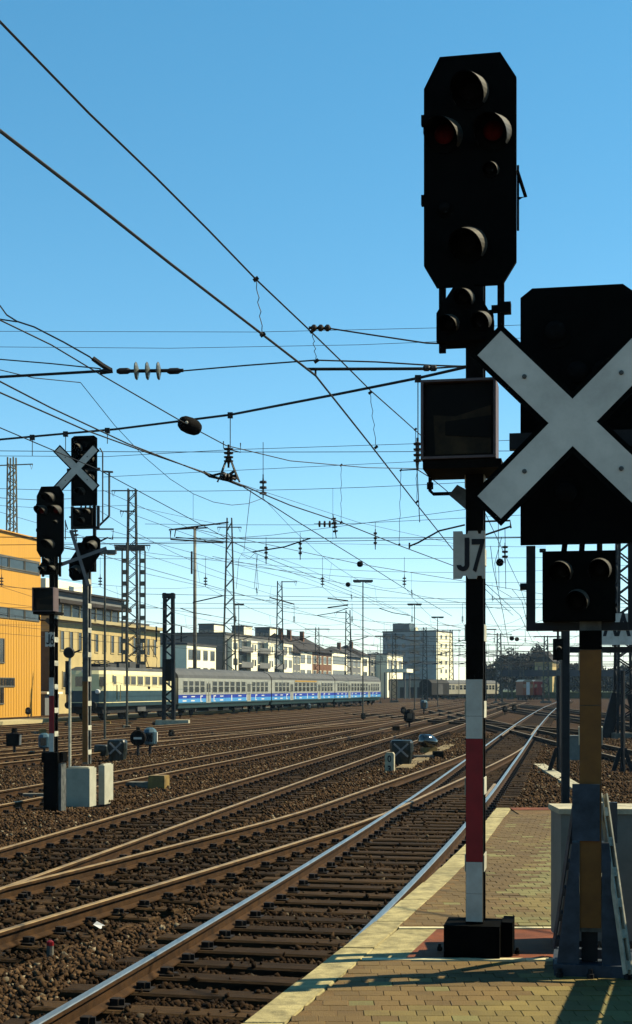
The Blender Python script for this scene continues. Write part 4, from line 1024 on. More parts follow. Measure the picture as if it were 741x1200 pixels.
for i, (px, Y, h, w, m) in enumerate(((580, 330, 8, 7, 'foliage_brown'), (600, 350, 11.0, 9, 'foliage'), (614, 352, 11.5, 9, 'foliage'), (632, 356, 12.5, 9, 'foliage'), (572, 360, 7, 7, 'foliage_brown'), (648, 350, 9, 9, 'foliage'), (672, 345, 8, 9, 'foliage'), (700, 345, 8.5, 9, 'foliage_brown'), (730, 345, 8, 9, 'foliage'))):
    lb = {0: 'low bare brown tree beside the end of the cream coach', 1: 'dark tree standing over the cream coach end, first of the dark clump', 2: 'dark dense tree in the middle of the clump before the gabled house', 3: 'tallest dark tree, behind the gabled house', 4: 'thin low tree directly behind the cream coach', 5: 'dark tree just right of the gabled house, above the bridge railing', 6: 'dark tree behind the bridge, seen between signal post and ochre mast', 7: 'brownish tree behind the bridge below the station sign', 8: 'dark tree behind the bridge next to the heavy lattice mast'}[i]
    tree(px, 806, Y, h, w, lb, m, 100 + i)

# ------------------------------------------------------------------ masts, lamps, poles
def lattice_mast(name, label, loc, h, w0, w1, m='lattice', rz=0.0, brackets=(), base=True, step=None, group='lattice catenary masts', bw=.12):
    t = thing(name, label, 'mast', loc, rz, group)
    for sx in (-1, 1):
        for sy in (-1, 1): MB().bar((sx * w0 / 2, sy * w0 / 2, 0), (sx * w1 / 2, sy * w1 / 2, h), bw, bw).build('mast_leg', m, t)
    b = MB(); z = .4; k = 0; step = step or max(.45, w0 * .62)
    while z < h - step:
        wa = w0 + (w1 - w0) * z / h; wb = w0 + (w1 - w0) * (z + step) / h
        for s in (-1, 1):
            e = 1 if k % 2 else -1
            b.bar((-e * wa / 2, s * wa / 2, z), (e * wb / 2, s * wb / 2, z + step), .065, .065)
            b.bar((s * wa / 2, -e * wa / 2, z), (s * wb / 2, e * wb / 2, z + step), .065, .065)
        z += step; k += 1
    b.build('lattice_bracing', m, t)
    if base: MB().box(-w0 * .8, w0 * .8, -w0 * .8, w0 * .8, -.1, .35).build('foundation', 'concrete_dark', t)
    for z, xa, xb in brackets:
        o = MB(); o.bar((xa, 0, z), (xb, 0, z), .1, .1); o = o.build('crossarm', m, t)
        for x in ((xa, xb) if abs(xb - xa) > 1.4 else (xa,)):
            if abs(x) < .3: continue
            MB().tube([(x + .3 * (-1 if x > 0 else 1) , 0, z), (x + .12 * (-1 if x > 0 else 1), 0, z - .5), (x, 0, z)], .03, 5).build('insulator_loop', m, o)
    return t
def ground_z(): return -.27
# left, over the yellow building
a = P(14, 806, 138); lattice_mast('lattice_mast', 'lattice mast with cross arm rising behind the yellow building', (a.x, 138, -.27), 2.47 + (806 - 536) / F * 138, 1.1, .6, rz=R(-14), brackets=((2.4 + 262 / F * 138, -2.2, 2.2),), m='lattice_pale')
a = P(155, 806, 118); lattice_mast('lattice_mast', 'tall lattice mast with one-sided top arm standing by the beige building', (a.x, 118, -.27), 2.47 + (806 - 573) / F * 118, 1.05, .6, m='lattice', brackets=((2.4 + 232 / F * 118, -1.7, .3), (2.4 + 208 / F * 118, -1.0, .3), (2.4 + 168 / F * 118, -1.5, 1.5)))
a = P(198, 806, 91)
t = lattice_mast('lattice_mast', 'stout dark mast on a concrete block before the coupling of the locomotive', (a.x, 91, -.27), 2.47 + (806 - 695) / F * 91, .62, .5, m='dark_steel', step=.5, bw=.2)
MB().box(-.8, 1.3, -.6, .6, -.1, .42).build('foundation', 'concrete', t)
MB().box(-.38, .38, -.38, .38, 2.9, 4.3).build('cable_box', 'mast_black', t)
MB().box(-.4, .4, -.3, .3, 8.2, 8.5).build('mast_cap', 'dark_steel', t)
for s in (-1, 1): MB().bar((s * .8, 0, 5.4), (s * .8, 0, 6.4), .08, .1).build('tension_weight', 'dark_steel', t)
a = P(269, 806, 100); lattice_mast('lattice_mast', 'tall tapered lattice mast between the first and second roof towers', (a.x, 142, -.27), 2.47 + (806 - 607) / F * 142, 1.5, .45, brackets=((2.4 + 189 / F * 142, -1.2, 1.2),), m='lattice_pale').location.x = P(269, 806, 142).x
a = P(328, 806, 165); lattice_mast('lattice_mast', 'slim lattice mast with right-hand arm before the narrow white house', (a.x, 165, -.27), 2.47 + (806 - 681) / F * 165, 1.0, .5, brackets=((2.4 + 125 / F * 165, .3, 2.0),))
a = P(408, 806, 180); lattice_mast('lattice_mast', 'slim lattice mast with left-hand lamp arm above the second coach', (a.x, 180, -.27), 2.47 + (806 - 715) / F * 180, .9, .5, brackets=((2.4 + 89 / F * 180, -1.7, -.3),))
for i, (px, Y, yt) in enumerate(((585, 220, 742), (640, 230, 745), (612, 280, 765), (498, 260, 735), (529, 300, 738))):
    a = P(px, 806, Y); lattice_mast('lattice_mast', ['lattice mast beyond the cream coach, by the bare trees', 'lattice mast rising over the gabled house', 'lattice mast standing beside the orange van', 'lattice mast in front of the balconies of the tall apartment block', 'lattice mast at the sunlit end of the tall apartment block'][i], (a.x, Y, -.27), 2.47 + (806 - yt) / F * Y, 1.0, .5, brackets=((2.3 + (806 - yt) / F * Y, -2.0, 2.0),))
a = P(732, 806, 67); t = lattice_mast('lattice_mast', 'heavy dark lattice mast with flared foot right of the platform', (a.x, 67, -.27), 14.5, .8, .5, m='dark_steel')
for s in (-1, 1): MB().bar((s * .9, 0, 0), (s * .35, 0, 2.2), .2, .5).build('flared_foot', 'dark_steel', t)
# concrete pole with bracket arm
a = P(228.5, 806, 126); t = thing('concrete_pole', 'smooth concrete pole with a long top bracket beside the lattice masts', 'pole', (a.x, 126, -.27))
H_ = 2.47 + (806 - 617) / F * 126
MB().tube([(0, 0, 0), (0, 0, H_)], .2, 10, r2=.13).build('pole_shaft', 'pole_concrete', t, smooth=True)
MB().bar((-1.75, 0, H_ - .25), (1.15, 0, H_ - .1), .1, .12).build('top_bracket', 'dark_steel', t); MB().bar((-.3, 0, H_ - .04), (.3, 0, H_ - .04), .2, .14).build('pole_cap', 'dark_steel', t)
MB().bar((-1.7, 0, H_ - .3), (-1.8, 0, H_ - .9), .08, .08).build('arm_drop', 'dark_steel', t); MB().bar((-1.7, 0, H_ - .95), (2.9, 0, H_ - 1.35), .06, .08).build('steady_arm', 'dark_steel', t)
MB().bar((-.28, 0, H_ - 2.2), (-.28, 0, H_ - 4.2), .16, .16).build('cable_box', 'lattice', t)
# portal frame gantry left
t = thing('signal_gantry', 'steel gantry with box beam in front of the beige building', 'gantry', (P(150, 806, 112).x, 112, -.27))
hg = 2.47 + (806 - 640) / F * 112
for x in (-.25, 1.15):
    o = MB()
    for s in (-.2, .2): o.bar((x + s, 0, 0), (x + s, 0, hg - .36), .08, .12)
    z = .6
    while z < hg - 1: o.box(x - .16, x + .16, -.03, .03, z, z + .35); z += .9
    o.build('gantry_post', 'lattice_pale', t)
MB().bar((-1.0, 0, hg - .18), (1.35, 0, hg - .18), .3, .36).build('gantry_beam', 'lattice', t)

def yard_light(px, Y, yt, label, hw=.75, r=.055):
    a = P(px, 806, Y); H = 2.47 + (806 - yt) / F * Y
    t = thing('yard_light', label, 'lamp', (a.x, Y, -.27), 0, 'yard lights on tall thin poles')
    MB().tube([(0, 0, 0), (0, 0, H)], r, 8, r2=r * .8).build('lamp_post', 'lattice', t)
    MB().box(-hw, hw, -.16, .16, H, H + .16).build('lamp_head', 'mast_grey', t)
    for s in (-1, 1): MB().box(s * hw * .55 - hw * .35, s * hw * .55 + hw * .35, -.12, .12, H - .05, H - .002).build('lamp_glass', 'window_glass', t)
    MB().box(-.16, .16, -.16, .16, 0, .25).build('post_foot', 'concrete_dark', t)
    return t
yard_light(425.5, 108, 682, 'tall yard light whose pole stands before the third striped coach')
yard_light(486, 150, 709, 'yard light with T-shaped head before the tall apartment block')
yard_light(513, 175, 724, 'yard light with T-shaped head at the lit corner of the apartment block')
yard_light(446, 230, 746, 'low yard light beside the roof of the tall apartment block', .9)
yard_light(538, 260, 757, 'small distant yard light right of the sunlit end wall', .9)
yard_light(123, 62, 649, 'yard light standing next to the lozenge signal', .5)
yard_light(280, 150, 709, 'yard light with short head beside the tall tapered mast', .55)
a = P(149, 806, 85.5); t = thing('thin_pole', 'thin dark pole standing before the side of the locomotive', 'pole', (a.x, 85.5, -.27))
MB().tube([(0, 0, 0), (0, 0, 11.2)], .07, 8).build('pole_shaft', 'lattice', t); MB().box(-.2, .2, -.2, .2, 0, .2).build('pole_foot', 'concrete', t)
a = P(82, 806, 36); t = thing('disc_pole', 'slim pale pole topped by a dark disc behind signal J6', 'pole', (a.x, 36, -.27))
MB().tube([(0, 0, 0), (0, 0, 3.4)], .035, 8).build('pole_shaft', 'mast_side', t); MB().lathe((-.02, -.08, 3.36), (-.02, .08, 3.36), [(0, .12), (.2, .14), (.8, .14), (1, .1)], 16).build('disc', 'dark_steel', t)
MB().bar((.1, 0, 3.36), (.26, 0, 3.42), .04, .04).build('pointer', 'dark_steel', t)
MB().tube([(-.07, 0, 2.3), (-.07, 0, 3.15)], .05, 6).build('sleeve', 'dark_steel', t)
# right of the platform: gantry post with small signals, station sign
PX = P(662.5, 948, 28.2)
t = thing('sign_gantry', 'dark post and beam gantry beyond the platform end carrying the station sign', 'gantry', (PX.x, 28.2, -.27))
MB().box(-.07, .07, -.07, .07, 0, 3.95).build('gantry_post', 'dark_steel', t); MB().box(.071, .085, -.05, .05, .3, 3.9).build('post_edge', 'mast_grey', t)
zb_ = 2.47 + (806 - 762) / F * 28.2
MB().box(.087, 3.0, -.05, .05, zb_ - .05, zb_ + .07).build('gantry_beam', 'dark_steel', t)
MB().box(2.6, 2.74, -.07, .07, 0, zb_ - .052).build('gantry_post', 'dark_steel', t)
sg = thing('station_sign', 'white station name board with black capitals on the gantry beam', 'sign', (P(701.5, 751, 28.0).x, 28.0, -.27 + zb_ + .1))
MB().box(0, 2.2, -.03, .02, 0, .62).build('sign_board', 'plate_white', sg)
for x in (.3, 1.9): MB().box(x - .03, x + .03, -.02, .015, -.03, -.002).build('sign_foot', 'dark_steel', sg)
text_mesh('lettering', 'AA', .62, 'ink', sg, (.10, -.0325, .19), .62, .02, 'LEFT')
t = thing('post_signal', 'pair of small dark signal boxes on the gantry post', 'signal', (PX.x - .16, 28.1, -.27 + 2.9))
for z in (0.12, .68): MB().box(-.085, .085, -.1, .1, z, z + (.42 if z < .5 else .30)).build('lamp_box', 'signal_black', t)
for z in (.34, .83): lamp(t, 0, z, -.1, .04, .06, .08)
MB().box(-.02, .02, -.02, .02, .1, .99).build('bracket', 'dark_steel', t)
def flare_pole(px, Y, ytop, label):
    a = P(px, 806, Y); H = 2.47 + (806 - ytop) / F * Y
    t = thing('flared_pole', label, 'pole', (a.x, Y, -.27))
    MB().tube([(0, 0, 0), (0, 0, H)], .065, 8).build('pole_shaft', 'dark_steel', t)
    for s in ((1, 0), (-1, 0), (0, 1), (0, -1)): MB().bar((s[0] * .3, s[1] * .3, .0), (s[0] * .05, s[1] * .05, .75), .04, .12).build('foot_gusset', 'dark_steel', t)
    MB().box(-.35, .35, -.35, .35, -.05, .05).build('foot_plate', 'dark_steel', t)
flare_pole(655, 40.5, 792, 'slim dark pole with flared foot left of the gantry post')
flare_pole(730, 40.5, 786, 'slim dark pole with flared foot under the station sign')
a = P(675, 888, 47); t = thing('relay_cabinet', 'small grey-green cabinet between the rails beyond the platform', 'cabinet', (a.x, 47, -.27))
MB().box(-.25, .25, -.2, .2, .08, .85).build('cabinet_body', 'cabinet_grey', t); MB().box(-.28, .28, -.23, .23, .852, .9).build('cabinet_lid', 'cabinet_grey', t); MB().box(-.2, .2, -.15, .15, 0, .078).build('cabinet_foot', 'concrete_dark', t)
# concrete cable trough lids leading away from the platform end
tr = thing('cable_trough', 'line of pale concrete trough lids leading away from the platform end', 'cable duct', (0, 0, 0))
pa, pb = Vector((P(717, 945, 27).x - .2, 22.0, -.2)), Vector((6.9, 44, -.2))
n = 24
for i in range(n):
    a_, b_ = pa.lerp(pb, i / n), pa.lerp(pb, (i + .97) / n); MB().bar(a_, b_, .34, .1).build('trough_lid', 'concrete', tr)
tr = thing('cable_trough', 'pale concrete trough lids between tracks beside the wrapped signal', 'cable duct', (0, 0, 0))
for i in range(18):
    y = 42 + i * 1.0; x = float(TR['second'][0](y)) + 2.2; x2 = float(TR['second'][0](y + .97)) + 2.2
    MB().bar((x, y, -.21), (x2, y + .97, -.21), .42, .1).build('trough_lid', 'path_gravel', tr)

# ------------------------------------------------------------------ ground level signals and point gear
def lantern(px, py, label, kind='blue', sc=1.0, rz=0.0):
    Y = F * 2.47 / (py - 806); a = P(px, py, Y)
    t = thing('point_lantern', label, 'lantern', (a.x, Y, -.27), rz, 'ground lanterns beside the points')
    t.scale = (sc,) * 3
    MB().tube([(0, 0, 0), (0, 0, .45)], .05, 8).build('stem', 'dark_steel', t); MB().box(-.18, .18, -.12, .12, 0, .06).build('foot', 'concrete_dark', t)
    if kind == 'blue':
        b = MB(); b.lathe((0, 0, .42), (0, 0, 1.05), [(0, .16), (.1, .24), (.75, .25), (.9, .2), (1, .1)], 8); b.build('lantern_body', 'lantern_blue', t)
        MB().box(.2, .262, -.1, .1, .55, .88).build('lantern_glass', 'plate_white', t); MB().box(-.12, .12, -.262, -.2, .55, .86).build('lantern_glass', 'window_glass', t)
    elif kind == 'round':
        MB().lathe((0, -.12, .72), (0, .14, .72), [(0, .25), (.2, .28), (.8, .28), (1, .2)], 16).build('lantern_body', 'mast_black', t); MB().box(-.14, .14, -.14, -.121, .68, .75).build('white_bar', 'plate_white', t)
        MB().box(-.06, .06, -.05, .05, 1.0, 1.1).build('vent', 'mast_black', t)
    elif kind == 'arrow':
        MB().box(-.25, .2, -.2, .2, .42, .85).build('lantern_body', 'mast_black', t); MB().lathe((0, 0, .85), (0, 0, 1.05), [(0, .16), (.3, .1), (1, .1)], 8).build('vent', 'mast_black', t)
        for k in range(3): MB().bar((.204, -.16 + k * .1, .46), (.204, -.06 + k * .1, .8), .006, .05).build('white_bar', 'plate_white', t)
    elif kind == 'dark':
        MB().lathe((0, 0, .3), (0, 0, .95), [(0, .14), (.15, .26), (.7, .26), (.9, .18), (1, .08)], 8).build('lantern_body', 'mast_black', t); MB().box(-.12, .12, -.27, -.22, .5, .75).build('lantern_glass', 'window_glass', t)
    return t
lantern(52, 889, 'blue lantern with pale pane just left of the J6 mast', 'blue', .85)
lantern(17, 888, 'black lantern with white diagonal bars beside the left-hand points', 'arrow')
lantern(176, 887, 'blue lantern next to the round black one', 'blue')
lantern(162, 889, 'round black lantern with a white bar between tracks', 'round')
lantern(33, 841, 'small dark ball lantern before the yellow building', 'dark', .9)
lantern(201, 868, 'tiny dark lantern beside the mast foundation', 'dark', .55)
lantern(497, 838, 'blue lantern on a stem below the tall apartment block', 'blue', 1.3)
lantern(480, 854, 'large dark lantern before the tail of the train', 'dark', 1.25)
lantern(473, 840, 'small dark lantern behind the large dark one', 'dark', .9)
lantern(426, 846, 'dark lantern at the foot of the tall yard light', 'dark', .7)
lantern(592, 838, 'dark lantern pair beside the double crossing', 'dark', .9); lantern(603, 836, 'dark hunched lantern just past the double crossing', 'dark', .9)
lantern(617, 823, 'dark lantern in front of the orange van', 'dark', 1.2)
lantern(362, 834, 'blue-grey lantern below the second striped coach', 'blue', .8)
def wrapped(px, py, w, h, label, X=True):
    Y = F * 2.47 / (py - 806); a = P(px, py, Y); t = thing('wrapped_signal', label, 'signal', (a.x, Y, -.27), R(-8))
    w2 = w / 2; b = MB(); r = random.Random(int(px)); lv = []
    prof = [(0, .8), (.12, .84), (.45, .93), (.62, 1.0), (.9, 1.0), (1.0, .86)]
    n = 16
    for z, k in prof:
        for j in range(n):
            an = 2 * math.pi * j / n; c, s_ = math.cos(an), math.sin(an); q = (abs(c) ** 5 + abs(s_) ** 5) ** -.2
            jt = 1 + r.uniform(-.05, .05); lv.append((c * q * w2 * k * jt, s_ * q * w2 * .8 * k * jt, z * h + (.03 if 0 < z < 1 else 0) * r.uniform(-1, 1)))
    fs = [(i * n + j, i * n + (j + 1) % n, (i + 1) * n + (j + 1) % n, (i + 1) * n + j) for i in range(len(prof) - 1) for j in range(n)] + [tuple(range(n))[::-1], tuple(range((len(prof) - 1) * n, len(prof) * n))]
    b.add(lv, fs); b.build('tarpaulin', 'tarp', t)
    if X:
        yy = -w2 * .8 - .045
        for s in (-1, 1): MB().bar((-s * w2 * .62, yy - .004 * s, h * .4), (s * w2 * .62, yy - .004 * s, h * .88), .02, .055).build('tape_cross', 'tape', t)
    return t
wrapped(471, 899, .70, .84, 'low signal wrapped in dark tarpaulin with a taped X, beside number 0 post')
wrapped(138, 894, .62, .76, 'ground signal wrapped in black sheet with a taped X near the grey blocks')
t = wrapped(119, 890, .5, .5, 'small dark covered box left of the black wrapped signal', False)
# shiny dark drum beside
Y = F * 2.47 / (884 - 806); a = P(502, 884, Y); t = thing('shunting_signal', 'glossy dark drum-shaped signal head tilted on a low stand', 'signal', (a.x, Y, -.27), R(20))
MB().lathe((-.36, -.1, .56), (.36, .1, .40), [(0, .16), (.05, .22), (.45, .27), (.7, .25), (.93, .17), (1, .08)], 9).build('signal_drum', 'gloss_dark', t, smooth=True)
MB().box(-.25, .3, -.15, .15, .05, .26).build('stand', 'motor_paint', t); MB().box(-.4, .4, -.2, .2, 0, .048).build('stand_foot', 'dark_steel', t)
# kilometre post
Y = F * 2.47 / (908 - 806); a = P(457, 908, Y); t = thing('distance_post', 'short white concrete distance post numbered 0', 'post', (a.x, Y, -.27), R(-14))
MB().poly([(-.13, 0), (.13, 0), (.13, .58), (.09, .64), (-.09, .64), (-.13, .58)], -.06, .1).build('post_stone', 'concrete', t)
text_mesh('numeral', '0', .26, 'ink', t, (0, -.0625, .37), .9, .006); text_mesh('numeral', '3', .26, 'ink', t, (0, -.0625, .08), .9, .006)
def motor(px, py, label, rz=-.2, sc=1.0, m='motor_paint'):
    Y = F * 2.47 / (py - 806); a = P(px, py, Y); t = thing('point_machine', label, 'point machine', (a.x, Y, -.27), rz); t.scale = (sc,) * 3
    MB().box(-.55, .28, -.18, .18, .05, .22).build('machine_bed', 'concrete_dark', t); MB().box(.29, .7, -.2, .2, .02, .36).build('machine_cover', m, t); MB().box(.3, .69, -.19, .19, .362, .385).build('cover_lid', m, t)
    MB().tube([(-.55, 0, .12), (-1.2, .1, .1)], .025, 6).build('throw_rod', 'dark_steel', t)
motor(163, 927, 'ochre point machine beside the third track near the grey blocks')
motor(48, 938, 'ochre point machine at the foot of the J6 pedestal', .1, .7)
motor(118, 852, 'ochre point machine on the pale strip before the locomotive', 0, .9)
motor(143, 856, 'dark brown point machine by the thin pole foot', 0, .7, 'rail_rust')
motor(40, 862, 'ochre point machine behind the blue lantern', .2, .9)
motor(195, 873, 'rusty point machine in front of the mast foundation', .2, .8, 'rail_rust')
motor(455, 858, 'rusty point machine before the large dark lantern', .1, .9, 'rail_rust')
motor(500, 891, 'black point machine below the glossy drum signal', .1, .8, 'mast_black')
# small things in the ballast
Y = F * 2.4 / (1120 - 806); a = P(59, 1120, Y); t = thing('marker_stub', 'short weathered peg with red top standing in the ballast', 'post', (a.x, Y, -.27))
MB().lathe((0, 0, 0), (0, 0, .16), [(0, .032), (1, .032)], 8).build('peg', 'concrete_dark', t); MB().lathe((0, 0, .161), (0, 0, .21), [(0, .033), (.7, .033), (1, .015)], 8).build('peg_top', 'plate_red', t)
Y = F * 2.4 / (1089 - 806); a = P(113, 1089, Y); b = MB(); b.add([(-.06, -.03, .03), (.02, -.05, .05), (.06, .02, .06), (-.02, .05, .03), (-.05, .0, .07), (.05, 0, .09)], [(0, 1, 5, 4), (1, 2, 5), (2, 3, 4, 5), (3, 0, 4), (3, 2, 1, 0)])
o = b.build('litter', 'litter'); o.location = (a.x, Y, -.2); o.rotation_euler = (.3, .7, .2); tag(o, 'scrap of crumpled white paper lying on the brown ballast', 'litter')

# ------------------------------------------------------------------ overhead wires
def par(p, q, sag, n=10):
    p, q = Vector(p), Vector(q); return [p.lerp(q, i / n) - Vector((0, 0, 4 * sag * (i / n) * (1 - i / n))) for i in range(n + 1)]
def insul(parent, a, b, r=.06, n=4, m='insulator'):
    a, b = Vector(a), Vector(b); pr = [(0, .015), (.12, .015)]
    for i in range(n):
        t0 = .15 + .7 * i / n; pr += [(t0, .022), (t0 + .02, r), (t0 + .45 * .7 / n, r * .9), (t0 + .5 * .7 / n, .022)]
    pr += [(.88, .015), (1, .015)]
    return MB().lathe(a, b, pr, 10, None).build('insulator', m, parent, smooth=False)
def wire(parent, pts, r=.008, name='wire', n=4): return MB().tube(pts, r, n).build(name, 'wire', parent)
def ext(pts, start=0.0, end=0.0):                       # carry a wire on, level, past what the photograph shows
    pts = [Vector(p) for p in pts]
    def on(a, b, d):
        v = a - b; v.z = 0; v.normalize(); return a + v * d
    if start: pts.insert(0, on(pts[0], pts[1], start))
    if end: pts.append(on(pts[-1], pts[-2], end))
    return pts
WR = lambda Y: max(.0075, .00013 * Y)
GR = 'overhead lines above the tracks'
def overhead(f, label, zc, sup, y_end=None, zz=.25, top=1.25, sag=.75, xo=0.0, group=GR):
    t = thing('overhead_line', label, 'overhead line', (0, 0, 0), 0, group)
    cw = []; mw = []
    for i in range(len(sup)):
        s = 1 if i % 2 else -1; cw.append(Vector((float(f(sup[i])) + xo + s * zz, sup[i], zc)))
    for i in range(len(sup) - 1):
        a, c = cw[i], cw[i + 1]; r = WR((a.y + c.y) / 2)
        wire(t, [a, c], r, 'contact_wire')
        ma, mc = Vector((float(f(a.y)) + xo, a.y, zc + top)), Vector((float(f(c.y)) + xo, c.y, zc + top))
        pts = par(ma, mc, sag, 8); wire(t, pts, r * .85, 'messenger_wire')
        nd = max(2, int((c.y - a.y) / 9))
        for k in range(1, nd):
            u = k / nd; p = a.lerp(c, u); q = ma.lerp(mc, u) - Vector((0, 0, 4 * sag * u * (1 - u))); wire(t, [p, q], r * .5, 'dropper', 3)
    # steady arms at supports
    for i in range(len(sup)):
        s = 1 if i % 2 else -1; p = cw[i]; r = WR(p.y)
        if p.y < 24: continue
        MB().tube([p, p + Vector((s * -.75, 0, .12)), p + Vector((s * -1.35, 0, .32))], r * 2.2, 5).build('steady_arm', 'wire', t)
        q = Vector((float(f(p.y)) + xo, p.y, zc + top)); insul(t, q, q + Vector((0, 0, .55)), .09, 3)
        wire(t, [q + Vector((0, 0, .55)), q + Vector((0, 0, 1.3))], r, 'hanger')
    return t
SUP = [33, 62, 96, 138, 190]
OV = {'third': 'overhead line above the third track from the platform, over its points', 'fourth': 'overhead line above the fourth track from the platform', 'fifth': 'overhead line above the fifth track from the platform',
      'sixth': 'overhead line above the sixth track from the platform', 'seventh': 'overhead line above the track next to the striped train', 'train': 'overhead line above the striped train and its locomotive',
      'right': 'overhead line above the crossing track right of the platform', 'far_right': 'overhead line above the outer track beyond the station sign', 'second': 'overhead line above the second track from the platform'}
for k, lb in OV.items():
    f = TR[k][0]; sup = list(SUP)
    if k in ('second',): sup = [6, 20.5] + sup
    if k in ('third',): sup = [16, 33] + SUP[1:]
    if k in ('sixth', 'seventh'): sup = [46] + SUP[1:]
    if k == 'train': sup = [62, 96, 138, 190, 240]
    if k in ('right',): sup = [62, 96, 138]
    if k == 'far_right': sup = [38, 62, 96, 138, 190]
    overhead(f, lb, 5.35, sup)
# platform track, with its kink at the near steady arm
t = thing('overhead_line', 'overhead line above the platform track with twisted droppers', 'overhead line', (0, 0, 0), 0, GR)
cw = [P(-60, 110, 7.3), P(0, 153, 8.17), P(100, 230, 9.3), P(200, 309, 10.75), P(308, 392, 12.9), P(370, 440, 14.6), P(435, 522, 18.8), P(487, 589, 24.6), P(545, 662, 37), Vector((8.9, 62, 5.35)), Vector((14.6, 96, 5.35)), Vector((22.3, 138, 5.35))]
wire(t, ext(cw[:6], 24), .0115, 'contact_wire', 6); wire(t, cw[5:9], .011, 'contact_wire', 6); wire(t, cw[8:], .014, 'contact_wire')
mw = [P(-60, -38, 7.3), P(0, 25, 8.17), P(105, 133, 9.4), P(183, 208, 10.5), P(245, 270, 11.5), P(300, 327, 12.85), P(360, 384, 14.4), P(400, 423, 16.2), P(435, 458, 18.3), P(470, 489, 21), P(510, 525, 25), P(552, 566, 33), Vector((8.9, 62, 6.6)), Vector((14.6, 96, 6.5)), Vector((22.3, 138, 6.5))]
wire(t, ext(mw[:12], 24), .0085, 'messenger_wire', 5); wire(t, mw[11:], .011, 'messenger_wire')
def dropper(parent, a, b, r=.004):
    a, b = Vector(a), Vector(b); pts = []
    for i in range(13):
        u = i / 12; pts.append(a.lerp(b, u) + Vector((.012 * math.sin(u * 25), 0, 0)) * math.sin(u * math.pi))
    wire(parent, pts, r, 'dropper', 4)
    for p in (a, b): MB().lathe(p - Vector((.02, 0, .015)), p + Vector((.02, 0, .015)), [(0, .018), (1, .018)], 8).build('dropper_clamp', 'wire', parent)
dropper(t, P(300, 327, 12.85), P(308, 392, 12.9)); dropper(t, P(366, 388, 14.5), P(371, 423, 14.6)); dropper(t, P(434, 460, 18.3), P(441, 524, 18.9))
dropper(t, P(487, 503, 23), P(489, 588, 24.4), .005)
# steady arm of the platform track with its tie wires
t = thing('registration_arm', 'dark tubular steady arm holding the kinked contact wire over the platform track', 'steady arm', (0, 0, 0))
MB().tube([P(360, 432.5, 14.6), P(506, 432, 14.4)], .016, 8).build('arm_tube', 'wire', t); MB().tube([P(370, 433, 14.6), P(370, 440, 14.6)], .012, 6).build('arm_claw', 'wire', t)
for px in (500, 508): MB().lathe(P(px - 4, 431.5, 14.4), P(px + 4, 431.5, 14.4), [(0, .02), (.2, .03), (.8, .03), (1, .02)], 10).build('arm_joint', 'wire', t)
wire(t, ext([P(508, 431.5, 14.4), P(560, 428, 14.2), P(660, 418, 13.8)], 0, 12), .009, 'tie_wire')
t = thing('cross_tie', 'tie wire with small insulator clamped to the messenger wire', 'tie wire', (0, 0, 0))
wire(t, [P(362, 384, 14.4), P(388, 385, 14.4)], .015, 'clamp_rod', 6)
for px in (368, 376, 384): MB().lathe(P(px - 3.5, 384, 14.4), P(px + 3.5, 384.5, 14.4), [(0, .015), (.3, .035), (.7, .035), (1, .015)], 10).build('insulator', 'insulator', t)
wire(t, ext([P(388, 385, 14.4), P(440, 393, 14.3), P(500, 402, 14.2), P(610, 405, 14)], 0, 12), .008, 'wire')
# first cross span: tube, glass insulator and wire
t = thing('cross_span', 'upper cross span with three-disc glass insulator over the left tracks', 'cross span', (0, 0, 0))
wire(t, ext([P(-40, 444, 16.2), P(116, 435, 15.5)], 14), .016, 'span_tube', 6); wire(t, ext([P(-40, 417, 16.2), P(0, 421, 16), P(60, 426, 15.8), P(118, 432, 15.5)], 14), .007)
wire(t, [P(-30, 343, 16.5) + Vector((-9, 1, 3)), P(-30, 343, 16.5), P(0, 358, 16.2), P(8, 369, 16.2), P(20, 376.5, 16.1), P(40, 383, 16), P(75, 401, 15.8), P(105, 418, 15.6), P(112, 424, 15.5)], .009)
wire(t, ext([P(-30, 371, 16.2), P(0, 374, 16.2), P(20, 377, 16.1)], 14), .008)
MB().tube([P(109, 420, 15.5), P(120, 428, 15.5), P(130, 434, 15.5)], .03, 6).build('clamp', 'wire', t); MB().tube([P(117, 436, 15.5), P(132, 434, 15.5)], .03, 6).build('clamp', 'wire', t)
MB().tube([P(137, 435, 15.5), P(215, 434, 15.4)], .02, 8).build('insulator_rod', 'wire', t)
for px in (137, 196): MB().lathe(P(px, 435, 15.5), P(px + 16, 434.5, 15.5), [(0, .02), (.2, .035), (.8, .035), (1, .02)], 8).build('insulator_cap', 'wire', t)
for px in (160, 173, 186): MB().lathe(P(px - 3, 434.7, 15.45), P(px + 3, 434.5, 15.45), [(0, .03), (.2, .085), (.45, .1), (.7, .09), (1, .03)], 14).build('insulator_disc', 'insulator_glass', t)
wire(t, ext([P(215, 434.5, 15.4), P(290, 428, 15), P(370, 422, 14.6), P(440, 424, 14.6), P(505, 428, 14.5), P(640, 432, 14.2)], 0, 12), .008)
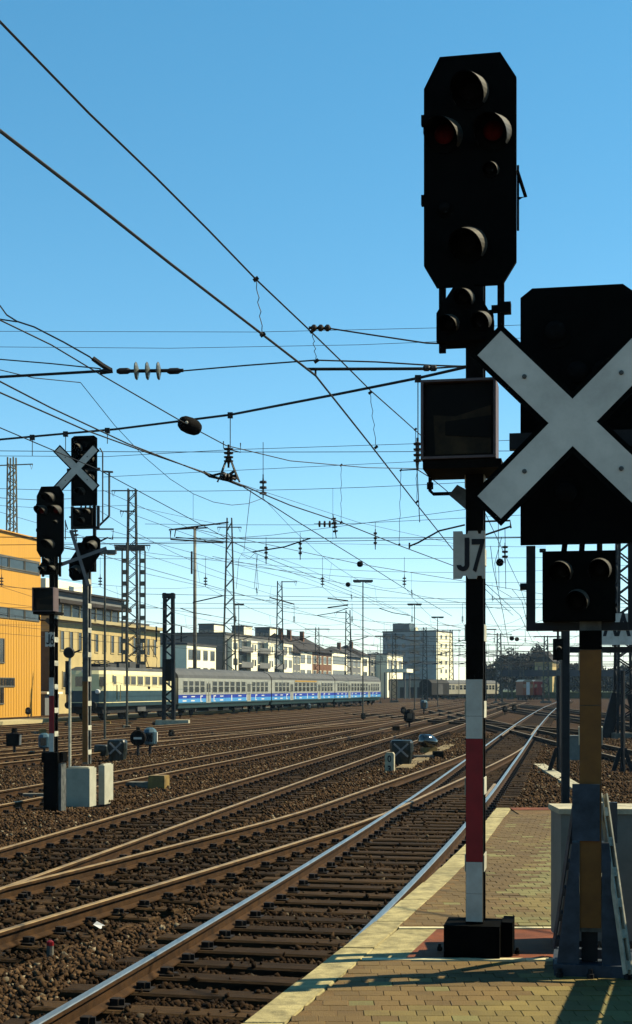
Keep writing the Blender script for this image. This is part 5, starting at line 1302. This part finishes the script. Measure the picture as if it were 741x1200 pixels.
# main cross span cable with hangers
t = thing('cross_span', 'heavy cross span cable with hangers, climbing towards signal J7', 'cross span', (0, 0, 0))
pts = [P(-60, 521, 22.8), P(0, 515, 22), P(77, 508, 21.3), P(135, 503, 20.8), P(270, 486, 19.3), P(400, 461, 17.3), P(490, 443, 16.2), P(560, 427, 15.4), P(680, 395, 14.4)]
wire(t, ext(pts, 14, 12), .0165, 'span_cable', 6)
for (px, py, Y, d) in ((38, 512, 21.6, 22), (77, 508, 21.3, 20), (126, 504, 20.8, 16), (270, 486, 19.3, 40), (490, 443, 16.2, 76)):
    p = P(px, py, Y); q = P(px, py + d, Y); wire(t, [p, q], .006, 'hanger'); MB().box(p.x - .035, p.x + .035, p.y - .03, p.y + .03, p.z - .045, p.z + .03).build('cable_clamp', 'wire', t)
insul(t, P(489.5, 513, 16.2), P(489.5, 550, 16.2), .05, 4); wire(t, [P(489, 550, 16.2), P(492, 612, 16.4)], .005, 'hanger')
wire(t, [P(470, 551, 16.2), P(489, 550, 16.2), P(505, 560, 16.4), P(520, 572, 17), P(538, 588, 18)], .007)
# section insulator hanging over the crossover
t = thing('section_insulator', 'bow-shaped section insulator hanging below the heavy cross span', 'section insulator', (0, 0, 0))
Yk = 19.6
insul(t, P(268, 521, Yk), P(268, 548, Yk), .07, 4)
for s_ in (-1, 1):
    wire(t, [P(268 + s_ * 1.5, 536, Yk), P(268 + s_ * 6, 549, Yk - .1), P(268 + s_ * 11, 562, Yk - .1)], .014, 'frame_leg', 5); wire(t, [P(268 + s_ * 1.5, 536, Yk), P(268 + s_ * 7, 550, Yk + .15), P(268 + s_ * 13, 565, Yk + .15)], .014, 'frame_leg', 5)
    wire(t, [P(268 - s_ * 9, 556 - s_, Yk - .1), P(268 + s_ * 8, 559, Yk + .1)], .018, 'frame_tie', 5)
wire(t, [P(239, 553, Yk - .2), P(246, 558, Yk - .1), P(268, 563, Yk), P(283, 569, Yk + .4)], .02, 'skid', 6); wire(t, [P(250, 557, Yk - .1), P(262, 554, Yk), P(276, 562, Yk + .2)], .018, 'skid', 6)
insul(t, P(259, 558, Yk - .05), P(277, 561, Yk + .05), .06, 3)
wire(t, [P(262, 561, Yk), P(275, 552, Yk)], .02, 'frame_tie', 5)
wire(t, [P(262, 517, Yk), P(262, 525, Yk), P(282, 530, Yk), P(282, 519, Yk)], .008, 'spacer')
# crossover lines: messenger with weight, two contact wires
t = thing('overhead_line', 'pair of contact wires above the crossover, joined at the section insulator', 'overhead line', (0, 0, 0), 0, GR)
wire(t, ext([P(-70, 412, 13), P(0, 447, 14.5), P(60, 478, 16), P(150, 520, 18), P(246, 557, 19.5)], 24), .0095, 'contact_wire', 5); wire(t, ext([P(-70, 428, 13), P(0, 460, 14.5), P(100, 504, 16.8), P(180, 533, 18.5), P(250, 557, 19.6)], 24), .0095, 'contact_wire', 5)
wire(t, [P(280, 567, 19.9), P(340, 592, 22.5), P(400, 612, 25.5), P(470, 640, 30), P(545, 668, 36.5), Vector((8.6, 62, 5.35))], .0105, 'contact_wire', 5)
wire(t, [P(283, 569, 20), P(350, 612, 25), P(420, 655, 32), P(480, 693, 42), P(530, 722, 60)], .009, 'contact_wire', 5)
mz = [P(-70, 335, 13.4), P(0, 375, 14.7), P(60, 404, 15.6), P(120, 440, 16.8), P(222, 499, 19.3)]
wire(t, ext(mz, 24), .0085, 'messenger_wire', 5); wire(t, [P(222, 499, 19.3), P(265, 522, 20.5), P(340, 540, 23), P(430, 548, 26), P(486, 549, 28), P(540, 552, 32)], .008, 'messenger_wire', 5)
dropper(t, P(400, 545, 25.2), P(400, 612, 25.5)); dropper(t, P(470, 551, 27.5), P(468, 638, 29.8), .005)
o = thing('wire_weight', 'black barrel-shaped weight threaded on the slanting wire', 'weight', (0, 0, 0))
MB().lathe(P(211, 494, 19.2), P(234, 503.5, 19.4), [(0, .02), (.04, .075), (.2, .105), (.5, .115), (.8, .105), (.96, .075), (1, .02)], 16).build('weight_barrel', 'mast_black', o, smooth=True)
MB().lathe(P(219, 495, 19.05), P(219, 495, 18.98), [(0, .02), (1, .015)], 8).build('weight_cap', 'plate_white', o)
# more cross spans further off: each with upper and lower wire and hanging insulators
def span(y, xl, xr, z, label, dz=1.3, ins=(), tilt=0.0, sag=.5):
    t = thing('cross_span', label, 'cross span', (0, 0, 0), 0, 'cross spans over the yard'); r = WR(y) * 1.05
    for k, (zz, sg_) in enumerate(((z, 0.05), (z + dz, sag))):
        wire(t, par((xl, y, zz), (xr, y + tilt, zz), sg_, 14), r * (1 if k else 1.2), 'span_cable')
    for u in ins:
        p = Vector((xl, y, z + dz)).lerp(Vector((xr, y + tilt, z + dz)), u) - Vector((0, 0, 4 * sag * u * (1 - u)))
        q = Vector((p.x, p.y, z)); wire(t, [p, q], r * .6, 'hanger'); insul(t, q + Vector((0, 0, .75)), q + Vector((.1, 0, .05)), .085, 4)
    return t
span(33, -9.5, 6.8, 5.72, 'cross span beyond the J6 signal over four tracks', 2.0, (), 0, .05)
span(44, -13, 9.5, 6.6, 'cross span just past the first lattice mast, over five tracks', 1.9, (.25, .6), -3, .4)
span(62, -20, 14.4, 5.72, 'cross span from the heavy dark mast to the left yard edge', 2.2, (), 0, .1)
span(96, -10.5, 26, 5.72, 'cross span tied to the stout dark mast', 2.2, (), 0, .1)
span(118, -15.5, 32, 10.0, 'high cross span tied to the mast with the one-sided arm', 3.6, (.22, .5), 10, 1.4)
span(138, -8.6, 40, 5.72, 'cross span tied to the tall tapered lattice mast', 2.2, (), 0, .1)
span(142, -8.6, 40, 11.0, 'high cross span tied to the top of the tall tapered lattice mast', 3.6, (.25, .55), 8, 1.6)
span(165, -4, 44, 6.6, 'cross span tied to the slim mast with right-hand arm', 4.5, (.25, .55, .8), 8, 1.6)
span(190, 4, 52, 5.72, 'cross span tied to the slim mast with the lamp arm', 2.2, (.1, .25, .7, .85), 0, .1)
span(225, 6, 60, 6.2, 'distant cross span before the tall apartment block', 4.5, (.1, .4, .7), 6, 1.6)
for i, (y_, xl_, xr_, z_, lb_) in enumerate(((250, 14, 78, 6.4, 'distant cross span above the cream coach'), (275, 22, 84, 8.5, 'distant cross span above the orange van'), (300, 30, 92, 6.8, 'distant cross span in front of the dark trees'), (330, 34, 98, 9.5, 'farthest cross span, over the gabled house'))):
    span(y_, xl_, xr_, z_, lb_, 3.2, (.12, .27, .42, .57, .72, .87), 4, 1.0)
for i, (px, Y, yt) in enumerate(((566, 190, 735), (598, 300, 758), (655, 280, 745), (690, 200, 735), (462, 240, 742), (372, 210, 735))):
    a = P(px, 806, Y); lattice_mast('lattice_mast', ['lattice mast between J7 mast and the bare trees', 'thin far mast in front of the dark tree clump', 'far mast behind the pair of small signal boxes', 'far mast behind the ochre signal mast', 'lattice mast left of the tall apartment block balconies', 'lattice mast rising above the brick house roof'][i], (a.x, Y, -.27), 2.47 + (806 - yt) / F * Y, .9, .45, brackets=((2.2 + (806 - yt) / F * Y, -1.8, 1.8),))
# straight wires seen across the sky
def line(name, label, segs, cat='wire', r=None):
    t = thing(name, label, cat, (0, 0, 0), 0, 'wires across the sky')
    for pts in segs:
        y = sum(p[2] for p in pts) / len(pts); wire(t, ext([P(*p) for p in pts], 40 if pts[0][0] < 0 else 0, 40 if pts[-1][0] > 690 else 0), r or WR(y), 'wire')
    return t
line('power_line', 'pair of thin high power wires crossing level behind all the signals', [[(-60, 388, 62), (300, 389, 62), (520, 384, 62), (800, 374, 62)], [(-60, 406, 62), (200, 408, 62), (420, 404, 62), (520, 400, 62), (800, 388, 62)]], r=.011)
line('span_wire', 'level wire behind the white X of the crossed-out left signal', [[(-40, 534, 40), (125, 535, 40), (270, 527, 40), (545, 518, 40), (800, 508, 40)], [(120, 559, 44), (300, 550, 44), (545, 538, 44)]])
line('span_wire', 'wire with four-disc insulator running into the J7 number plate', [[(170, 614, 46), (270, 615, 46), (368, 615, 46)], [(402, 614, 46), (545, 607, 46), (700, 599, 46)], [(240, 633, 44), (320, 627, 44), (450, 610, 44), (545, 597, 42), (600, 586, 42)]])
t = C.objects[-1].parent
insul(t, P(368, 614, 46), P(402, 614, 46), .11, 4)
for px, py in ((312, 629), (352, 624), (440, 612)): insul(t, P(px, py + 8, 44), P(px, py + 32, 44), .06, 3); wire(t, [P(px, py, 44), P(px, py + 10, 44)], .007)
line('span_wire', 'wire crossing above the tapered mast with drop arms', [[(-40, 590, 55), (60, 596, 55), (150, 592, 55), (260, 615, 60)], [(60, 636, 70), (155, 637, 70), (226, 634, 70), (545, 640, 75), (640, 641, 75)], [(0, 600, 60), (170, 650, 70), (330, 700, 85)]])
line('span_wire', 'slanting feeder wires behind the smooth concrete pole', [[(120, 574, 40), (220, 618, 48), (350, 662, 60), (480, 720, 85)], [(120, 590, 44), (300, 655, 60), (450, 712, 85)], [(130, 622, 60), (300, 668, 80), (420, 700, 100)], [(170, 672, 70), (350, 712, 95)], [(260, 560, 42), (420, 612, 54), (545, 640, 64)]])
line('feeder_loop', 'loose loop of feeder wire hanging beside the tapered mast', [[(277, 690, 80), (280, 655, 80), (284, 648, 80), (300, 647, 80), (303, 690, 80)], [(283, 650, 80), (292, 655, 80), (299, 648, 80)], [(286, 646, 80), (294, 575, 50), (293, 575, 50)], [(302, 650, 80), (298, 690, 80)]], r=.012)
line('registration_arm', 'bent steady arm just left of the J7 number plate', [[(480, 640, 26), (490, 636, 26), (515, 622, 26), (545, 615, 26)], [(480, 636, 26), (480, 643, 26)]], 'steady arm', .016)
line('registration_arm', 'drop arm and steady arm between J7 mast and crossed-out screen', [[(568, 611, 26), (598, 610, 26), (599, 619, 26)], [(568, 627, 26), (598, 617, 26)]], 'steady arm', .018)
line('registration_arm', 'drop arm right of the lozenge signal head', [[(110, 620, 40), (133, 620, 40), (132, 632, 40), (126, 630, 40), (118, 634, 40)]], 'steady arm', .025)
line('registration_arm', 'steady arm tilted up behind the smooth concrete pole', [[(198, 621, 90), (268, 612, 90)], [(200, 622, 90), (200, 632, 90), (262, 636, 90)]], 'steady arm', .05)
line('registration_arm', 'steady arms beside the top of the tall yard light', [[(384, 701, 70), (408, 704, 70), (408, 709, 70), (384, 712, 70)], [(316, 700, 70), (345, 708, 70)], [(226, 706, 70), (262, 698, 70)]], 'steady arm', .03)
line('catenary_drop', 'cluster of hanging feeder wires left of the crossed-out screen', [[(575, 640, 40), (578, 665, 42), (590, 720, 44), (596, 755, 46)], [(588, 630, 40), (580, 660, 42), (583, 690, 42), (600, 700, 42)], [(592, 620, 40), (593, 690, 42)], [(584, 596, 42), (585, 690, 42)], [(600, 690, 44), (612, 705, 44), (618, 730, 46)], [(573, 702, 42), (618, 700, 42)], [(560, 690, 40), (590, 745, 48)]], r=.009)
t = C.objects[-1].parent
insul(t, P(592, 636, 40), P(592, 660, 40), .09, 3); MB().lathe(P(584, 655, 40), P(588, 663, 40), [(0, .04), (.3, .11), (.7, .11), (1, .04)], 10).build('wire_weight', 'mast_black', t)
for i, (px, py, Y) in enumerate(((422, 661, 60), (408, 685, 75), (600, 748, 120), (606, 749, 130))):
    o = thing('wire_weight', ['black ball weight above the tall yard light', 'black ball weight left of the tall yard light head', 'tiny ball weight over the bare trees', 'second tiny ball weight over the dark trees'][i], 'weight', P(px, py, Y))
    rr = .13 if i < 2 else .2; MB().lathe((-rr, 0, 0), (rr, 0, 0), [(0, .02), (.06, rr * .6), (.25, rr * .9), (.5, rr), (.75, rr * .9), (.94, rr * .6), (1, .02)], 12).build('weight_barrel', 'mast_black', o)
    MB().tube([(-7, -2, 1.3), (0, 0, 0), (9, 3, -1.2)], .012, 4).build('weight_wire', 'wire', o)

# ------------------------------------------------------------------ wooded ridge on the horizon, and the air
hb = MB(); r_ = random.Random(5); n = 90; v = []
for i in range(n + 1):
    x = -880 + i * (1760 / n); h = 14 + 9 * math.sin(i * .21 + 1) + 4 * math.sin(i * .9) + r_.uniform(-1.5, 1.5)
    v += [(x, 1340, -.3), (x, 1420, max(4, h) * .8), (x, 1480, max(5, h)), (x, 1690, -.3)]
hb.add(v, [(i * 4 + j, i * 4 + j + 1, i * 4 + 5 + j, i * 4 + 4 + j) for i in range(n) for j in range(3)])
struct(hb.build('hills', 'foliage'))
HAZE = 0.0001
if HAZE:
    hz = MB().box(-910, 910, -70, 1710, -1.4, 36).build('haze', None, None, kind='stuff'); tag(hz, 'thin pale blue haze filling the air over the yard', 'haze')
    m = bpy.data.materials.new('haze'); m.use_nodes = True; n = m.node_tree.nodes
    for x in list(n):
        if x.type == 'BSDF_PRINCIPLED': n.remove(x)
    pv = n.new('ShaderNodeVolumePrincipled'); pv.inputs['Color'].default_value = (0.5, 0.74, 1.0, 1); pv.inputs['Density'].default_value = HAZE; pv.inputs['Anisotropy'].default_value = 0.2
    m.node_tree.links.new(pv.outputs[0], n['Material Output'].inputs['Volume']); hz.data.materials.append(m)
